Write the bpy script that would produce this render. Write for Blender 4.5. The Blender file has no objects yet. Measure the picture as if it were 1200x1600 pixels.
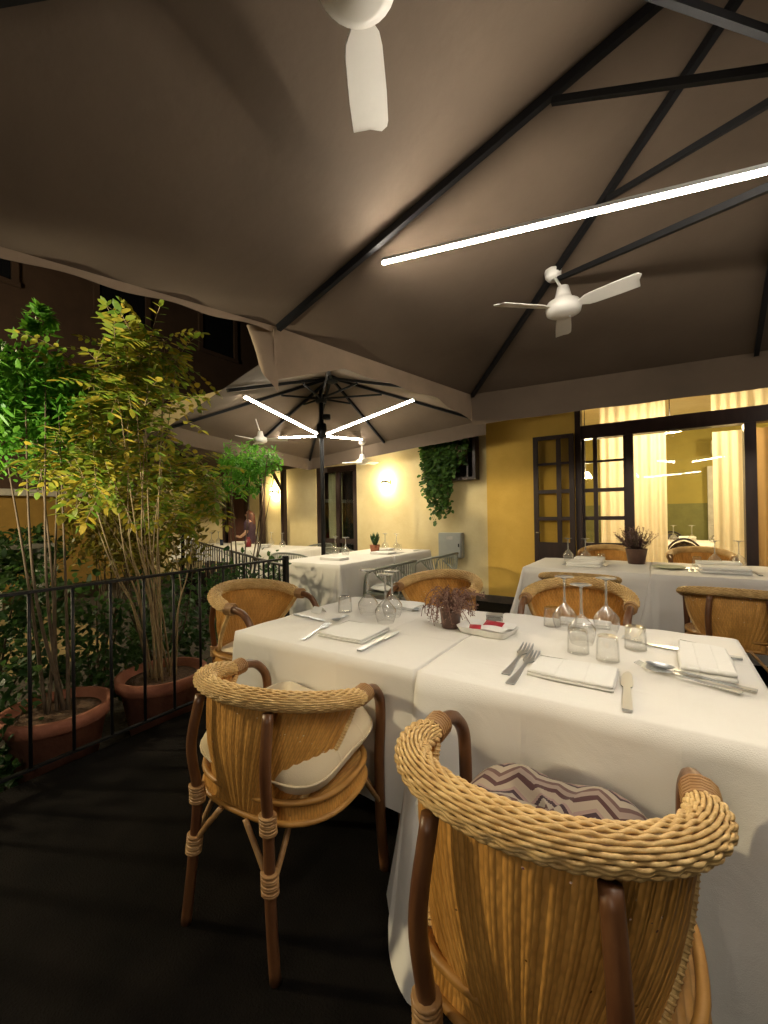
import bpy, bmesh, math, random
from mathutils import Vector, Matrix
import numpy as np
random.seed(7)
R = math.radians; PI = math.pi
sc = bpy.context.scene
col = sc.collection

# ------------------------------------------------------------------ camera
cam_d = bpy.data.cameras.new("Camera"); cam = bpy.data.objects.new("Camera", cam_d); col.objects.link(cam)
cam_d.sensor_fit = 'HORIZONTAL'; cam_d.sensor_width = 36; cam_d.lens = 36*656/1200
cam_d.clip_start = .02; cam_d.clip_end = 400
cam.matrix_world = Matrix.Translation((0, 0, 1.3)) @ Matrix.Rotation(R(33.2), 4, 'Z') @ Matrix.Rotation(R(90.3), 4, 'X') @ Matrix.Rotation(R(-.92), 4, 'Z')
sc.camera = cam
# ------------------------------------------------------------------ night sky
w = bpy.data.worlds.new("World"); sc.world = w; w.use_nodes = True
wn = w.node_tree.nodes; wl = w.node_tree.links
sky = wn.new('ShaderNodeTexSky'); sky.sky_type = 'NISHITA'; sky.sun_disc = False
sky.sun_elevation = R(-4); sky.sun_rotation = R(200)
wl.new(sky.outputs[0], wn['Background'].inputs[0]); wn['Background'].inputs[1].default_value = .05
vs = sc.view_settings; vs.view_transform = 'Standard'; vs.look = 'None'; vs.exposure = 0.4; vs.gamma = 1
sc.cycles.max_bounces = 8; sc.cycles.transparent_max_bounces = 40; sc.cycles.diffuse_bounces = 4
sc.cycles.use_denoising = True
E_SPOT = 1000
E_BAR, E_BAR2, E_SCONCE, E_ROOM, E_STREET = 150, 78, 190, 150, 800

# ------------------------------------------------------------------ materials
def nt(name):
    m = bpy.data.materials.new(name); m.use_nodes = True
    n = m.node_tree.nodes; return m, n, m.node_tree.links, n['Principled BSDF']
def mat(name, c, rough=.6, metal=0, var=.0, scale=8., bump=0., bscale=60., spec=None, c2=None, sheen=0, stretch=None):
    m, n, l, p = nt(name)
    p.inputs['Roughness'].default_value = rough; p.inputs['Metallic'].default_value = metal
    if spec is not None: p.inputs['Specular IOR Level'].default_value = spec
    if sheen: p.inputs['Sheen Weight'].default_value = sheen
    p.inputs['Base Color'].default_value = (*c, 1)
    if var or c2 or bump:
        tc = n.new('ShaderNodeTexCoord'); src = tc.outputs['Object']
        if stretch:
            mp = n.new('ShaderNodeMapping'); mp.inputs['Scale'].default_value = stretch; l.new(src, mp.inputs[0]); src = mp.outputs[0]
    if var or c2:
        t = n.new('ShaderNodeTexNoise'); t.inputs['Scale'].default_value = scale; t.inputs['Detail'].default_value = 6; t.inputs['Roughness'].default_value = .65
        l.new(src, t.inputs[0])
        r = n.new('ShaderNodeValToRGB'); l.new(t.outputs[0], r.inputs[0])
        a = c2 if c2 else tuple(x*(1-var) for x in c)
        b = c if c2 else tuple(min(1, x*(1+var)) for x in c)
        r.color_ramp.elements[0].position = .32; r.color_ramp.elements[1].position = .68
        r.color_ramp.elements[0].color = (*a, 1); r.color_ramp.elements[1].color = (*b, 1)
        l.new(r.outputs[0], p.inputs['Base Color'])
    if bump:
        t2 = n.new('ShaderNodeTexNoise'); t2.inputs['Scale'].default_value = bscale; t2.inputs['Detail'].default_value = 5
        l.new(src, t2.inputs[0]); b = n.new('ShaderNodeBump'); b.inputs['Strength'].default_value = bump; b.inputs['Distance'].default_value = .01
        l.new(t2.outputs[0], b.inputs['Height']); l.new(b.outputs[0], p.inputs['Normal'])
    return m
def emis(name, c, s):
    m, n, l, p = nt(name); p.inputs['Base Color'].default_value = (.8, .8, .8, 1)
    p.inputs['Emission Color'].default_value = (*c, 1); p.inputs['Emission Strength'].default_value = s; return m
def thin_glass(name, tint=(1, 1, 1), edge=(.55, .58, .52), gl=1.0, gr=.02, haze=0):
    m, n, l, p = nt(name); n.remove(p); out = n['Material Output']
    tr = n.new('ShaderNodeBsdfTransparent'); gs = n.new('ShaderNodeBsdfGlossy'); gs.inputs['Roughness'].default_value = gr
    lw = n.new('ShaderNodeLayerWeight'); lw.inputs[0].default_value = .35
    lw2 = n.new('ShaderNodeLayerWeight'); lw2.inputs[0].default_value = .5
    rp = n.new('ShaderNodeValToRGB'); l.new(lw2.outputs['Facing'], rp.inputs[0])
    rp.color_ramp.elements[0].position = .6; rp.color_ramp.elements[0].color = (*tint, 1); rp.color_ramp.elements[1].position = .97; rp.color_ramp.elements[1].color = (*edge, 1)
    l.new(rp.outputs[0], tr.inputs[0])
    pw = math_node(n, l, 'POWER', lw2.outputs['Facing'], 3.); mu = math_node(n, l, 'MULTIPLY_ADD', pw, .45*gl); mu.node.inputs[2].default_value = .045*gl
    mx = n.new('ShaderNodeMixShader'); l.new(mu, mx.inputs[0]); l.new(tr.outputs[0], mx.inputs[1]); l.new(gs.outputs[0], mx.inputs[2])
    if haze:  # pale scatter mixed in to stand for light caught in the glass
        df = n.new('ShaderNodeBsdfDiffuse'); df.inputs[0].default_value = (.8, .8, .78, 1); tl = n.new('ShaderNodeBsdfTranslucent'); tl.inputs[0].default_value = (.8, .8, .78, 1)
        m1 = n.new('ShaderNodeMixShader'); l.new(df.outputs[0], m1.inputs[1]); l.new(tl.outputs[0], m1.inputs[2])
        m2 = n.new('ShaderNodeMixShader'); m2.inputs[0].default_value = haze; l.new(mx.outputs[0], m2.inputs[1]); l.new(m1.outputs[0], m2.inputs[2]); mx = m2
    l.new(mx.outputs[0], out.inputs[0]); return m
def leafmat(name, cols, rough=.5, transl=.5):
    m, n, l, p = nt(name); out = n['Material Output']
    g = n.new('ShaderNodeNewGeometry'); r = n.new('ShaderNodeValToRGB'); l.new(g.outputs['Random Per Island'], r.inputs[0])
    r.color_ramp.interpolation = 'LINEAR'
    e = r.color_ramp.elements
    while len(e) < len(cols): e.new(.5)
    for i, c in enumerate(cols): e[i].position = i/(len(cols)-1); e[i].color = (*c, 1)
    l.new(r.outputs[0], p.inputs['Base Color']); p.inputs['Roughness'].default_value = rough
    t = n.new('ShaderNodeBsdfTranslucent'); l.new(r.outputs[0], t.inputs[0])
    mx = n.new('ShaderNodeMixShader'); mx.inputs[0].default_value = transl; l.new(p.outputs[0], mx.inputs[1]); l.new(t.outputs[0], mx.inputs[2]); l.new(mx.outputs[0], out.inputs[0])
    return m
def math_node(n, l, op, a, b=None):
    x = n.new('ShaderNodeMath'); x.operation = op
    for i, v in enumerate((a, b)):
        if v is None: continue
        if isinstance(v, (int, float)): x.inputs[i].default_value = v
        else: l.new(v, x.inputs[i])
    return x.outputs[0]
def weavemat(name, c, c2, su=.02, sv=.0075, holes=True):
    # woven rattan: vertical stakes every su metres, strands every sv metres passing over and under
    m, n, l, p = nt(name); out = n['Material Output']
    uv = n.new('ShaderNodeUVMap'); sx = n.new('ShaderNodeSeparateXYZ'); l.new(uv.outputs[0], sx.inputs[0])
    nz0 = n.new('ShaderNodeTexNoise'); nz0.inputs['Scale'].default_value = 30; l.new(uv.outputs[0], nz0.inputs[0])
    jit = math_node(n, l, 'MULTIPLY', math_node(n, l, 'SUBTRACT', nz0.outputs[0], .5), .003)
    v = math_node(n, l, 'ADD', math_node(n, l, 'DIVIDE', math_node(n, l, 'ADD', sx.outputs[0], jit), sv), 1000.)
    u = math_node(n, l, 'DIVIDE', sx.outputs[1], su)
    row = math_node(n, l, 'FLOOR', v)
    ph = math_node(n, l, 'MULTIPLY', row, PI)
    over = math_node(n, l, 'SINE', math_node(n, l, 'ADD', math_node(n, l, 'MULTIPLY', u, PI), ph))
    fr = math_node(n, l, 'SUBTRACT', v, row)
    rnd = math_node(n, l, 'SINE', math_node(n, l, 'MULTIPLY', fr, PI))
    h = math_node(n, l, 'MULTIPLY', rnd, math_node(n, l, 'ADD', math_node(n, l, 'MULTIPLY', over, .5), .8))
    nz = n.new('ShaderNodeTexNoise'); nz.inputs['Scale'].default_value = 12; nz.inputs['Detail'].default_value = 8
    tc = n.new('ShaderNodeTexCoord'); l.new(tc.outputs['Object'], nz.inputs[0])
    r = n.new('ShaderNodeValToRGB'); l.new(nz.outputs[0], r.inputs[0])
    r.color_ramp.elements[0].position = .35; r.color_ramp.elements[0].color = (*c2, 1); r.color_ramp.elements[1].position = .65; r.color_ramp.elements[1].color = (*c, 1)
    gap_shade = n.new('ShaderNodeMapRange'); gap_shade.inputs[1].default_value = 0; gap_shade.inputs[2].default_value = .45; gap_shade.inputs[3].default_value = .68; gap_shade.inputs[4].default_value = 1; l.new(h, gap_shade.inputs[0])  # shade between the strands, darkened into the colour
    mc = n.new('ShaderNodeMix'); mc.data_type = 'RGBA'; mc.blend_type = 'MULTIPLY'; mc.inputs[0].default_value = 1
    l.new(r.outputs[0], mc.inputs[6]); l.new(gap_shade.outputs[0], mc.inputs[7]); l.new(mc.outputs[2], p.inputs['Base Color'])
    p.inputs['Roughness'].default_value = .5
    b = n.new('ShaderNodeBump'); b.inputs['Strength'].default_value = .45; b.inputs['Distance'].default_value = .003; l.new(h, b.inputs['Height']); l.new(b.outputs[0], p.inputs['Normal'])
    if holes:  # little gaps between the strands
        vo = n.new('ShaderNodeTexVoronoi'); vo.inputs['Scale'].default_value = 48; l.new(uv.outputs[0], vo.inputs[0])
        n2 = n.new('ShaderNodeTexNoise'); n2.inputs['Scale'].default_value = 9; l.new(uv.outputs[0], n2.inputs[0])
        a = math_node(n, l, 'LESS_THAN', vo.outputs['Distance'], .12)
        bnd = math_node(n, l, 'GREATER_THAN', n2.outputs[0], .55)
        k = math_node(n, l, 'MULTIPLY', a, bnd)
        tr = n.new('ShaderNodeBsdfTransparent'); mx = n.new('ShaderNodeMixShader'); l.new(k, mx.inputs[0]); l.new(p.outputs[0], mx.inputs[1]); l.new(tr.outputs[0], mx.inputs[2]); l.new(mx.outputs[0], out.inputs[0])
    return m
def clothmat(name, c):
    m, n, l, p = nt(name); p.inputs['Base Color'].default_value = (*c, 1); p.inputs['Roughness'].default_value = .85; p.inputs['Specular IOR Level'].default_value = .25
    p.inputs['Sheen Weight'].default_value = .15
    tc = n.new('ShaderNodeTexCoord')
    a = n.new('ShaderNodeTexNoise'); a.inputs['Scale'].default_value = 420; a.inputs['Detail'].default_value = 2; l.new(tc.outputs['Object'], a.inputs[0])
    b = n.new('ShaderNodeTexNoise'); b.inputs['Scale'].default_value = 6; b.inputs['Detail'].default_value = 4; b.inputs['Distortion'].default_value = .6; l.new(tc.outputs['Object'], b.inputs[0])
    s = math_node(n, l, 'ADD', math_node(n, l, 'MULTIPLY', a.outputs[0], .12), b.outputs[0])
    sg = n.new('ShaderNodeSeparateXYZ'); l.new(tc.outputs['Generated'], sg.inputs[0])
    for ax, at in ((0, .34), (0, .67), (1, .36), (1, .66)):   # ironed-in folds
        dd = math_node(n, l, 'ABSOLUTE', math_node(n, l, 'SUBTRACT', sg.outputs[ax], at)); s = math_node(n, l, 'ADD', s, math_node(n, l, 'MULTIPLY', math_node(n, l, 'MAXIMUM', math_node(n, l, 'SUBTRACT', .012, dd), 0), 16))
    bp = n.new('ShaderNodeBump'); bp.inputs['Strength'].default_value = .5; bp.inputs['Distance'].default_value = .012; l.new(s, bp.inputs['Height']); l.new(bp.outputs[0], p.inputs['Normal'])
    return m
def sheer(name, c, k):
    m = mat(name, c, .85, var=.06, scale=10); n = m.node_tree.nodes; l = m.node_tree.links; p = n['Principled BSDF']
    t = n.new('ShaderNodeBsdfTranslucent'); t.inputs[0].default_value = (*c, 1); mx = n.new('ShaderNodeMixShader'); mx.inputs[0].default_value = k
    l.new(p.outputs[0], mx.inputs[1]); l.new(t.outputs[0], mx.inputs[2]); l.new(mx.outputs[0], n['Material Output'].inputs[0]); return m
def zigzagmat():
    m, n, l, p = nt('zigzag knit'); tc = n.new('ShaderNodeTexCoord'); sx = n.new('ShaderNodeSeparateXYZ'); l.new(tc.outputs['Object'], sx.inputs[0])
    tri = math_node(n, l, 'PINGPONG', sx.outputs[0], .045)
    s = math_node(n, l, 'ADD', sx.outputs[1], math_node(n, l, 'MULTIPLY', tri, .9))
    f = math_node(n, l, 'FRACT', math_node(n, l, 'DIVIDE', math_node(n, l, 'ADD', s, 5.), .13))
    r = n.new('ShaderNodeValToRGB'); l.new(f, r.inputs[0]); r.color_ramp.interpolation = 'CONSTANT'
    cs = [(0, (.34, .27, .2)), (.2, (.07, .027, .025)), (.34, (.28, .21, .17)), (.5, (.13, .07, .06)), (.62, (.36, .3, .23)), (.82, (.05, .025, .03)), (.92, (.3, .2, .17))]
    e = r.color_ramp.elements
    while len(e) < len(cs): e.new(.5)
    for i, (q, c) in enumerate(cs): e[i].position = q; e[i].color = (*c, 1)
    l.new(r.outputs[0], p.inputs['Base Color']); p.inputs['Roughness'].default_value = .9
    return m

M = dict(
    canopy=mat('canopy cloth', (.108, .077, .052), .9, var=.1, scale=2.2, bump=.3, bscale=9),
    canopy_lit=mat('lit valance cloth', (.23, .165, .11), .9, var=.1, scale=5, bump=.15, bscale=300),  # canopy cloth in a paler tone, for the light falling on the valance
    alu=mat('dark metal', (.009, .009, .01), .6, .0, spec=.2),
    black=mat('black iron', (.012, .012, .013), .5, .4, bump=.2, bscale=90),
    white=mat('white plastic', (.74, .72, .67), .4, var=.05, scale=5),
    bar=emis('lit diffuser', (1, .9, .75), E_BAR), bar2=emis('lit diffuser of back parasol', (1, .9, .72), E_BAR2),
    house=mat('lamp housing', (.5, .5, .5), .4, .6),
    rattan=mat('rattan pole', (.17, .075, .028), .38, var=.0, c2=(.08, .028, .012), scale=14, stretch=(1, 1, .3), bump=.15, bscale=40),
    cane=mat('rattan pole pale', (.42, .25, .1), .45, c2=(.3, .15, .055), scale=16, bump=.15, bscale=60),
    strand=mat('wicker strand', (.72, .5, .21), .5, c2=(.5, .3, .1), scale=22, bump=.2, bscale=200),
    weave=weavemat('woven wicker', (.68, .345, .078), (.5, .24, .05), .02, .0085),
    seatweave=weavemat('woven seat', (.55, .31, .09), (.42, .21, .06), .03, .012, False),
    cloth=clothmat('white tablecloth', (.8, .775, .72)),
    napkin=clothmat('napkin linen', (.84, .83, .79)),
    cushion=clothmat('cream cushion', (.68, .57, .38)),
    greycush=clothmat('grey cushion', (.5, .5, .46)),
    zig=zigzagmat(),
    steel=mat('cutlery steel', (.56, .58, .61), .33, .7),
    glass=thin_glass('drinking glass', (.98, .98, .975), (.5, .5, .47), 2.6, .08, .08),
    tumblerglass=thin_glass('tumbler glass', (.995, .995, .99), (.8, .8, .77), 1.4, .05, 0),
    stemglass=thin_glass('thick glass', (.85, .85, .83), (.4, .4, .37), 2.2, .05, .3),
    pane=thin_glass('window pane', (.93, .93, .88), (.8, .8, .75), 1.0),
    table=mat('table wood', (.12, .06, .03), .5, var=.3),
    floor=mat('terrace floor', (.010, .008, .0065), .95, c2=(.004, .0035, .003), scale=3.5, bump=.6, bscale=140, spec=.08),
    cream=mat('cream plaster', (.74, .63, .36), .9, c2=(.64, .52, .27), scale=2.2, bump=.25, bscale=30),
    yellow=mat('yellow plaster', (.72, .46, .09), .9, c2=(.62, .38, .065), scale=2, bump=.25, bscale=30),
    wood=mat('dark stained wood', (.028, .014, .012), .42, var=.3, scale=14, bump=.15, bscale=40, stretch=(1, 1, .15)),
    wood2=mat('brown door wood', (.1, .04, .03), .5, var=.3, scale=8, stretch=(1, 1, .15)),
    skirt=mat('skirting stone', (.1, .075, .05), .7, var=.3),
    olive=mat('olive plaster', (.3, .25, .06), .9, var=.08, scale=2),
    dado=mat('green dado', (.15, .15, .05), .85, var=.1),
    curtain=sheer('cream curtain', (.78, .68, .5), .6),
    curtain2=sheer('tan curtain', (.4, .26, .12), .5),
    sage=mat('sage curtain', (.42, .43, .3), .85, var=.08),
    grey=mat('grey cord', (.27, .28, .23), .8, var=.2, scale=40, bump=.3, bscale=300),
    greymetal=mat('grey frame', (.2, .21, .175), .5, .2),
    box=mat('grey meter box', (.36, .37, .33), .5, var=.06),
    terra=mat('terracotta', (.36, .13, .07), .8, c2=(.25, .09, .05), scale=9, bump=.3, bscale=50),
    soil=mat('soil', (.11, .06, .03), .95, var=.4, scale=40, bump=1, bscale=90),
    road=mat('street asphalt', (.22, .16, .055), .9, c2=(.13, .09, .035), scale=1.3, bump=.5, bscale=40),
    garden=mat('garden soil', (.028, .022, .013), .95, var=.5, scale=6, bump=1, bscale=40),
    facade=mat('brown facade', (.055, .03, .02), .9, var=.2, scale=1.5, bump=.3, bscale=20),
    facade_lit=mat('lamplit facade base', (.3, .18, .04), .9, var=.2, scale=2, bump=.3, bscale=20),  # yellow lamplight on the ground floor, put into its colour
    stone=mat('pale stone', (.45, .43, .38), .8, var=.15),
    darkglass=mat('dark window', (.01, .011, .014), .1),
    stem=mat('cane stem', (.34, .26, .13), .7, c2=(.2, .13, .06), scale=12),
    bark=mat('bark', (.1, .07, .04), .9, var=.3),
    skin=mat('skin', (.5, .3, .21), .6), hair=mat('brown hair', (.09, .03, .02), .5, var=.3, scale=40), dress=mat('plum top', (.055, .028, .05), .85, var=.2, scale=20),
    brownpot=mat('brown pot', (.1, .05, .035), .35, var=.2, scale=20), dried=mat('dried flower', (.17, .075, .06), .9, c2=(.3, .19, .14), scale=30),
    red=mat('red sachet', (.4, .015, .03), .4), saltgrey=mat('grey salt', (.35, .36, .35), .3), redglass=mat('red glass', (.16, .015, .02), .2), blueglass=mat('dark blue glass', (.01, .015, .04), .15),
    gold=emis('warm lamp', (1, .78, .4), E_SCONCE), lampin=emis('lit shade', (1, .82, .52), 7.), brass=mat('lamp body', (.3, .25, .15), .4, .7),
    orange=mat('orange chair shell', (.4, .17, .04), .5, var=.15), darkmetal=mat('blue black metal', (.02, .018, .03), .4, .6),
    leafY=leafmat('robinia leaf', [(.1, .2, .02), (.2, .3, .03), (.3, .32, .035), (.5, .36, .04), (.15, .25, .025)]),
    leafG=leafmat('bright leaf', [(.06, .22, .02), (.1, .3, .025), (.15, .34, .03), (.08, .25, .025)]),
    leafD=leafmat('dark leaf', [(.02, .06, .016), (.045, .11, .028), (.07, .14, .03), (.03, .075, .02)]),
    leafO=leafmat('olive leaf', [(.12, .12, .016), (.22, .2, .025), (.15, .12, .025), (.3, .22, .04)]),
    ivy=leafmat('ivy leaf', [(.02, .06, .01), (.05, .12, .015), (.1, .2, .03), (.03, .08, .012)]),
    heath=leafmat('heather', [(.2, .1, .12), (.13, .1, .06), (.3, .2, .19), (.09, .07, .03)]),
    succ=mat('succulent', (.03, .08, .02), .5, var=.2),
)

# ------------------------------------------------------------------ mesh builder
class MB:
    def __init__(s): s.v = []; s.f = []; s.uv = []; s.sm = []
    def add(s, vs, fs, sm=False, uvs=None):
        o = len(s.v); s.v += [tuple(x) for x in vs]
        for i, f in enumerate(fs):
            s.f.append(tuple(o+k for k in f)); s.sm.append(sm); s.uv.append(uvs[i] if uvs else None)
        return s
    def box(s, lo, hi, bev=0, mx=None):
        if bev:
            bm = bmesh.new(); bmesh.ops.create_cube(bm, size=1)
            for v in bm.verts:
                for k in range(3): v.co[k] = lo[k]+(v.co[k]+.5)*(hi[k]-lo[k])
            bmesh.ops.bevel(bm, geom=bm.edges[:], offset=bev, segments=2, affect='EDGES')
            bm.verts.index_update(); vs = [v.co.copy() for v in bm.verts]; fs = [[v.index for v in f.verts] for f in bm.faces]; bm.free()
        else:
            (a, b, c), (d, e, f) = lo, hi
            vs = [Vector(p) for p in ((a, b, c), (d, b, c), (d, e, c), (a, e, c), (a, b, f), (d, b, f), (d, e, f), (a, e, f))]
            fs = [(0, 3, 2, 1), (4, 5, 6, 7), (0, 1, 5, 4), (1, 2, 6, 5), (2, 3, 7, 6), (3, 0, 4, 7)]
        if mx: vs = [mx @ Vector(v) for v in vs]
        return s.add(vs, fs)
    def beam(s, a, b, wd, ht, up=(0, 0, 1), bev=0):
        a, b = Vector(a), Vector(b); d = b-a; L = d.length; d.normalize(); u = Vector(up)
        x = d.cross(u)
        if x.length < 1e-4: x = d.cross(Vector((1, 0, 0)))
        x.normalize(); z = x.cross(d)
        mx = Matrix(((x.x, d.x, z.x, a.x), (x.y, d.y, z.y, a.y), (x.z, d.z, z.z, a.z), (0, 0, 0, 1)))
        return s.box((-wd/2, 0, -ht/2), (wd/2, L, ht/2), bev, mx)
    def tube(s, pts, r, n=8, cap=True, flat=1.0):
        pts = [Vector(p) for p in pts]; N = len(pts); rr = r if isinstance(r, (list, tuple)) else [r]*N
        vs = []; ref = None
        for i, p in enumerate(pts):
            t = (pts[min(i+1, N-1)]-pts[max(i-1, 0)])
            if t.length < 1e-9: t = Vector((0, 0, 1))
            t.normalize()
            if ref is None: ref = Vector((0, 0, 1)) if abs(t.z) < .9 else Vector((1, 0, 0))
            x = ref-t*ref.dot(t)
            if x.length < 1e-6: x = t.orthogonal()
            x.normalize(); ref = x; y = t.cross(x)
            for k in range(n):
                a = 2*PI*k/n; vs.append(p+x*math.cos(a)*rr[i]*flat+y*math.sin(a)*rr[i])
        fs = [(i*n+k, i*n+(k+1) % n, (i+1)*n+(k+1) % n, (i+1)*n+k) for i in range(N-1) for k in range(n)]
        if cap: fs += [tuple(range(n-1, -1, -1)), tuple((N-1)*n+k for k in range(n))]
        return s.add(vs, fs, True)
    def lathe(s, prof, n=24, c=(0, 0, 0), sx=1, sy=1, mx=None):
        vs = []
        for r, z in prof:
            for k in range(n):
                a = 2*PI*k/n; v = Vector((c[0]+r*math.cos(a)*sx, c[1]+r*math.sin(a)*sy, c[2]+z)); vs.append(mx @ v if mx else v)
        fs = [(i*n+k, i*n+(k+1) % n, (i+1)*n+(k+1) % n, (i+1)*n+k) for i in range(len(prof)-1) for k in range(n)]
        if prof[0][0] > 1e-5: fs.append(tuple(range(n-1, -1, -1)))
        if prof[-1][0] > 1e-5: fs.append(tuple((len(prof)-1)*n+k for k in range(n)))
        return s.add(vs, fs, True)
    def open_lathe(s, prof, n=24, c=(0, 0, 0)):
        vs = []
        for r, z in prof:
            for k in range(n):
                a = 2*PI*k/n; vs.append(Vector((c[0]+r*math.cos(a), c[1]+r*math.sin(a), c[2]+z)))
        return s.add(vs, [(i*n+k, i*n+(k+1) % n, (i+1)*n+(k+1) % n, (i+1)*n+k) for i in range(len(prof)-1) for k in range(n)], True)
    def grid(s, fn, nu, nv, sm=True, uvf=None, close=False):
        vs = [fn(i/nu, j/nv) for j in range(nv+1) for i in range(nu+1)]
        fs = []; uvs = []
        for j in range(nv):
            for i in range(nu):
                fs.append((j*(nu+1)+i, j*(nu+1)+i+1, (j+1)*(nu+1)+i+1, (j+1)*(nu+1)+i))
                if uvf: uvs.append([uvf(a/nu, b/nv) for a, b in ((i, j), (i+1, j), (i+1, j+1), (i, j+1))])
        return s.add(vs, fs, sm, uvs if uvf else None)
    def build(s, name, m, parent=None, loc=None):
        me = bpy.data.meshes.new(name); me.from_pydata(s.v, [], s.f); me.polygons.foreach_set('use_smooth', s.sm)
        if any(u for u in s.uv):
            ul = me.uv_layers.new(name='UVMap'); k = 0
            for f, u in zip(s.f, s.uv):
                for q in range(len(f)): ul.data[k].uv = u[q] if u else (0, 0); k += 1
        me.materials.append(M[m] if isinstance(m, str) else m); me.update()
        o = bpy.data.objects.new(name, me); col.objects.link(o)
        if parent: o.parent = parent
        if loc: o.location = loc
        return o
def tag(o, label=None, cat=None, group=None, kind=None):
    if label: o['label'] = label
    if cat: o['category'] = cat
    if group: o['group'] = group
    if kind: o['kind'] = kind
    return o
def empty(name, loc=(0, 0, 0), rz=0, label=None, cat=None, group=None):
    o = bpy.data.objects.new(name, None); col.objects.link(o); o.location = loc; o.rotation_euler = (0, 0, rz); o.empty_display_size = .1
    return tag(o, label, cat, group)
def copy_tree(o, parent=None):
    c = o.copy(); col.objects.link(c)
    if parent: c.parent = parent
    for ch in list(o.children): copy_tree(ch, c)
    return c
class Proto:
    """first use moves the prototype itself, later uses copy it"""
    def __init__(s, root): s.root = root; s.used = False
    def put(s, loc, rz=0, label=None, group=None, scale=None):
        o = copy_tree(s.root) if s.used else s.root; s.used = True
        o.location = loc; o.rotation_euler = (0, 0, rz); o['label'] = label
        if group: o['group'] = group
        if scale: o.scale = scale if isinstance(scale, tuple) else (scale,)*3
        return o
def curve_pts(ctrl, n=8):  # Catmull-Rom
    P = [Vector(p) for p in ctrl]; P = [P[0]*2-P[1]]+P+[P[-1]*2-P[-2]]; out = []
    for i in range(1, len(P)-2):
        a, b, c, d = P[i-1:i+3]
        for k in range(n):
            t = k/n; out.append(.5*((2*b)+(c-a)*t+(2*a-5*b+4*c-d)*t*t+(3*b-a-3*c+d)*t**3))
    out.append(P[-2]); return out

# ------------------------------------------------------------------ ground
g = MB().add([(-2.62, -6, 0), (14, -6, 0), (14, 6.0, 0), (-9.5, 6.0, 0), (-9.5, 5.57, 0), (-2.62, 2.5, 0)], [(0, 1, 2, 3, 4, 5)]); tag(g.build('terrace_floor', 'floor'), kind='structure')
g = MB().add([(-60, -60, -.2), (60, -60, -.2), (60, 60, -.2), (-60, 60, -.2)], [(0, 1, 2, 3)]); tag(g.build('garden_ground', 'garden'), kind='structure')
g = MB().add([(-11, -30, -.195), (-5.2, -30, -.195), (-5.2, 2.4, -.195), (-11, 3.4, -.195)], [(0, 1, 2, 3)]); tag(g.build('street', 'road'), kind='structure')
g = MB().box((-2.66, -6, -.2), (-2.62, 2.5, -.003)).beam((-2.66, 2.5, -.103), (-9.5, 5.55, -.103), .05, .2); tag(g.build('terrace_kerb', 'floor'), kind='structure')

# ------------------------------------------------------------------ restaurant building
WY = 6.0
rest = empty('restaurant_building', (0, WY, 0), 0, 'cream and yellow restaurant front with dark wood glazing behind the tables', 'building')
def part(mb, name, m, parent=rest, label=None):
    o = mb.build(name, m, parent)
    if parent is rest: pass
    if label: o['label'] = label
    return o
wb = MB()
for x0, x1, z0, z1 in ((-16, -8.2, -.2, 4.2), (-8.2, -7.5, 2.12, 4.2), (-7.5, -5.47, -.2, 4.2), (-5.47, -4.5, 2.2, 4.2), (-4.5, -2.1, -.2, 4.2), (3.3, 7, -.2, 4.2), (-2.1, 3.3, 2.95, 4.2)):
    wb.box((x0, 0, z0), (x1, .25, z1))
part(wb, 'wall', 'cream')
yb = MB().box((-2.1, -.03, .1), (-.90, .25, 2.95)); o = part(yb, 'painted_panel', 'yellow', label='strong yellow painted stretch of the wall beside the glazing')
part(MB().box((-4.5, -.05, -.2), (-2.1, -.001, .09)).box((-2.1, -.07, -.2), (-.90, -.031, .1)).box((-7.5, -.05, -.2), (-5.47, -.001, .09)), 'skirting', 'skirt')
# glazed side door in the cream wall
sd = part(MB().box((-5.47, .02, 0), (-5.33, .1, 2.2)).box((-4.6, .02, 0), (-4.5, .1, 2.2)).box((-5.33, .02, 2.1), (-4.6, .1, 2.2)).box((-5.0, .02, 0), (-4.93, .1, 2.1)).box((-5.33, .03, .78), (-5.0, .09, .86)).box((-4.93, .03, .78), (-4.6, .09, .86)), 'side_door', 'wood')
part(MB().box((-5.33, .055, .86), (-5.0, .062, 2.1)).box((-4.93, .055, .86), (-4.6, .062, 2.1)).box((-5.33, .055, 0), (-5.0, .062, .78)).box((-4.93, .055, 0), (-4.6, .062, .78)), 'pane', 'pane', sd)
part(MB().grid(lambda u, v: Vector((-5.33+.33*u, .2+.018*math.sin(u*40), 2.1*v)), 40, 2), 'curtain', 'sage', sd)
part(MB().box((-4.95, .24, 0), (-4.5, .25, 2.2)), 'door_backing', 'darkglass', sd)
# brown door far along the wall
bd = part(MB().box((-8.2, .05, 0), (-7.5, .1, 2.12)), 'door', 'wood2')
part(MB().box((-8.1, .03, 1.1), (-7.6, .049, 2.0)).box((-8.1, .03, .15), (-7.6, .049, .95)), 'door_panel', 'wood2', bd)
part(MB().box((-8.3, -.03, 0), (-8.2, .05, 2.2)).box((-7.5, -.03, 0), (-7.4, .05, 2.2)).box((-8.2, -.03, 2.12), (-7.5, .05, 2.2)), 'door_frame', 'wood')
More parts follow.
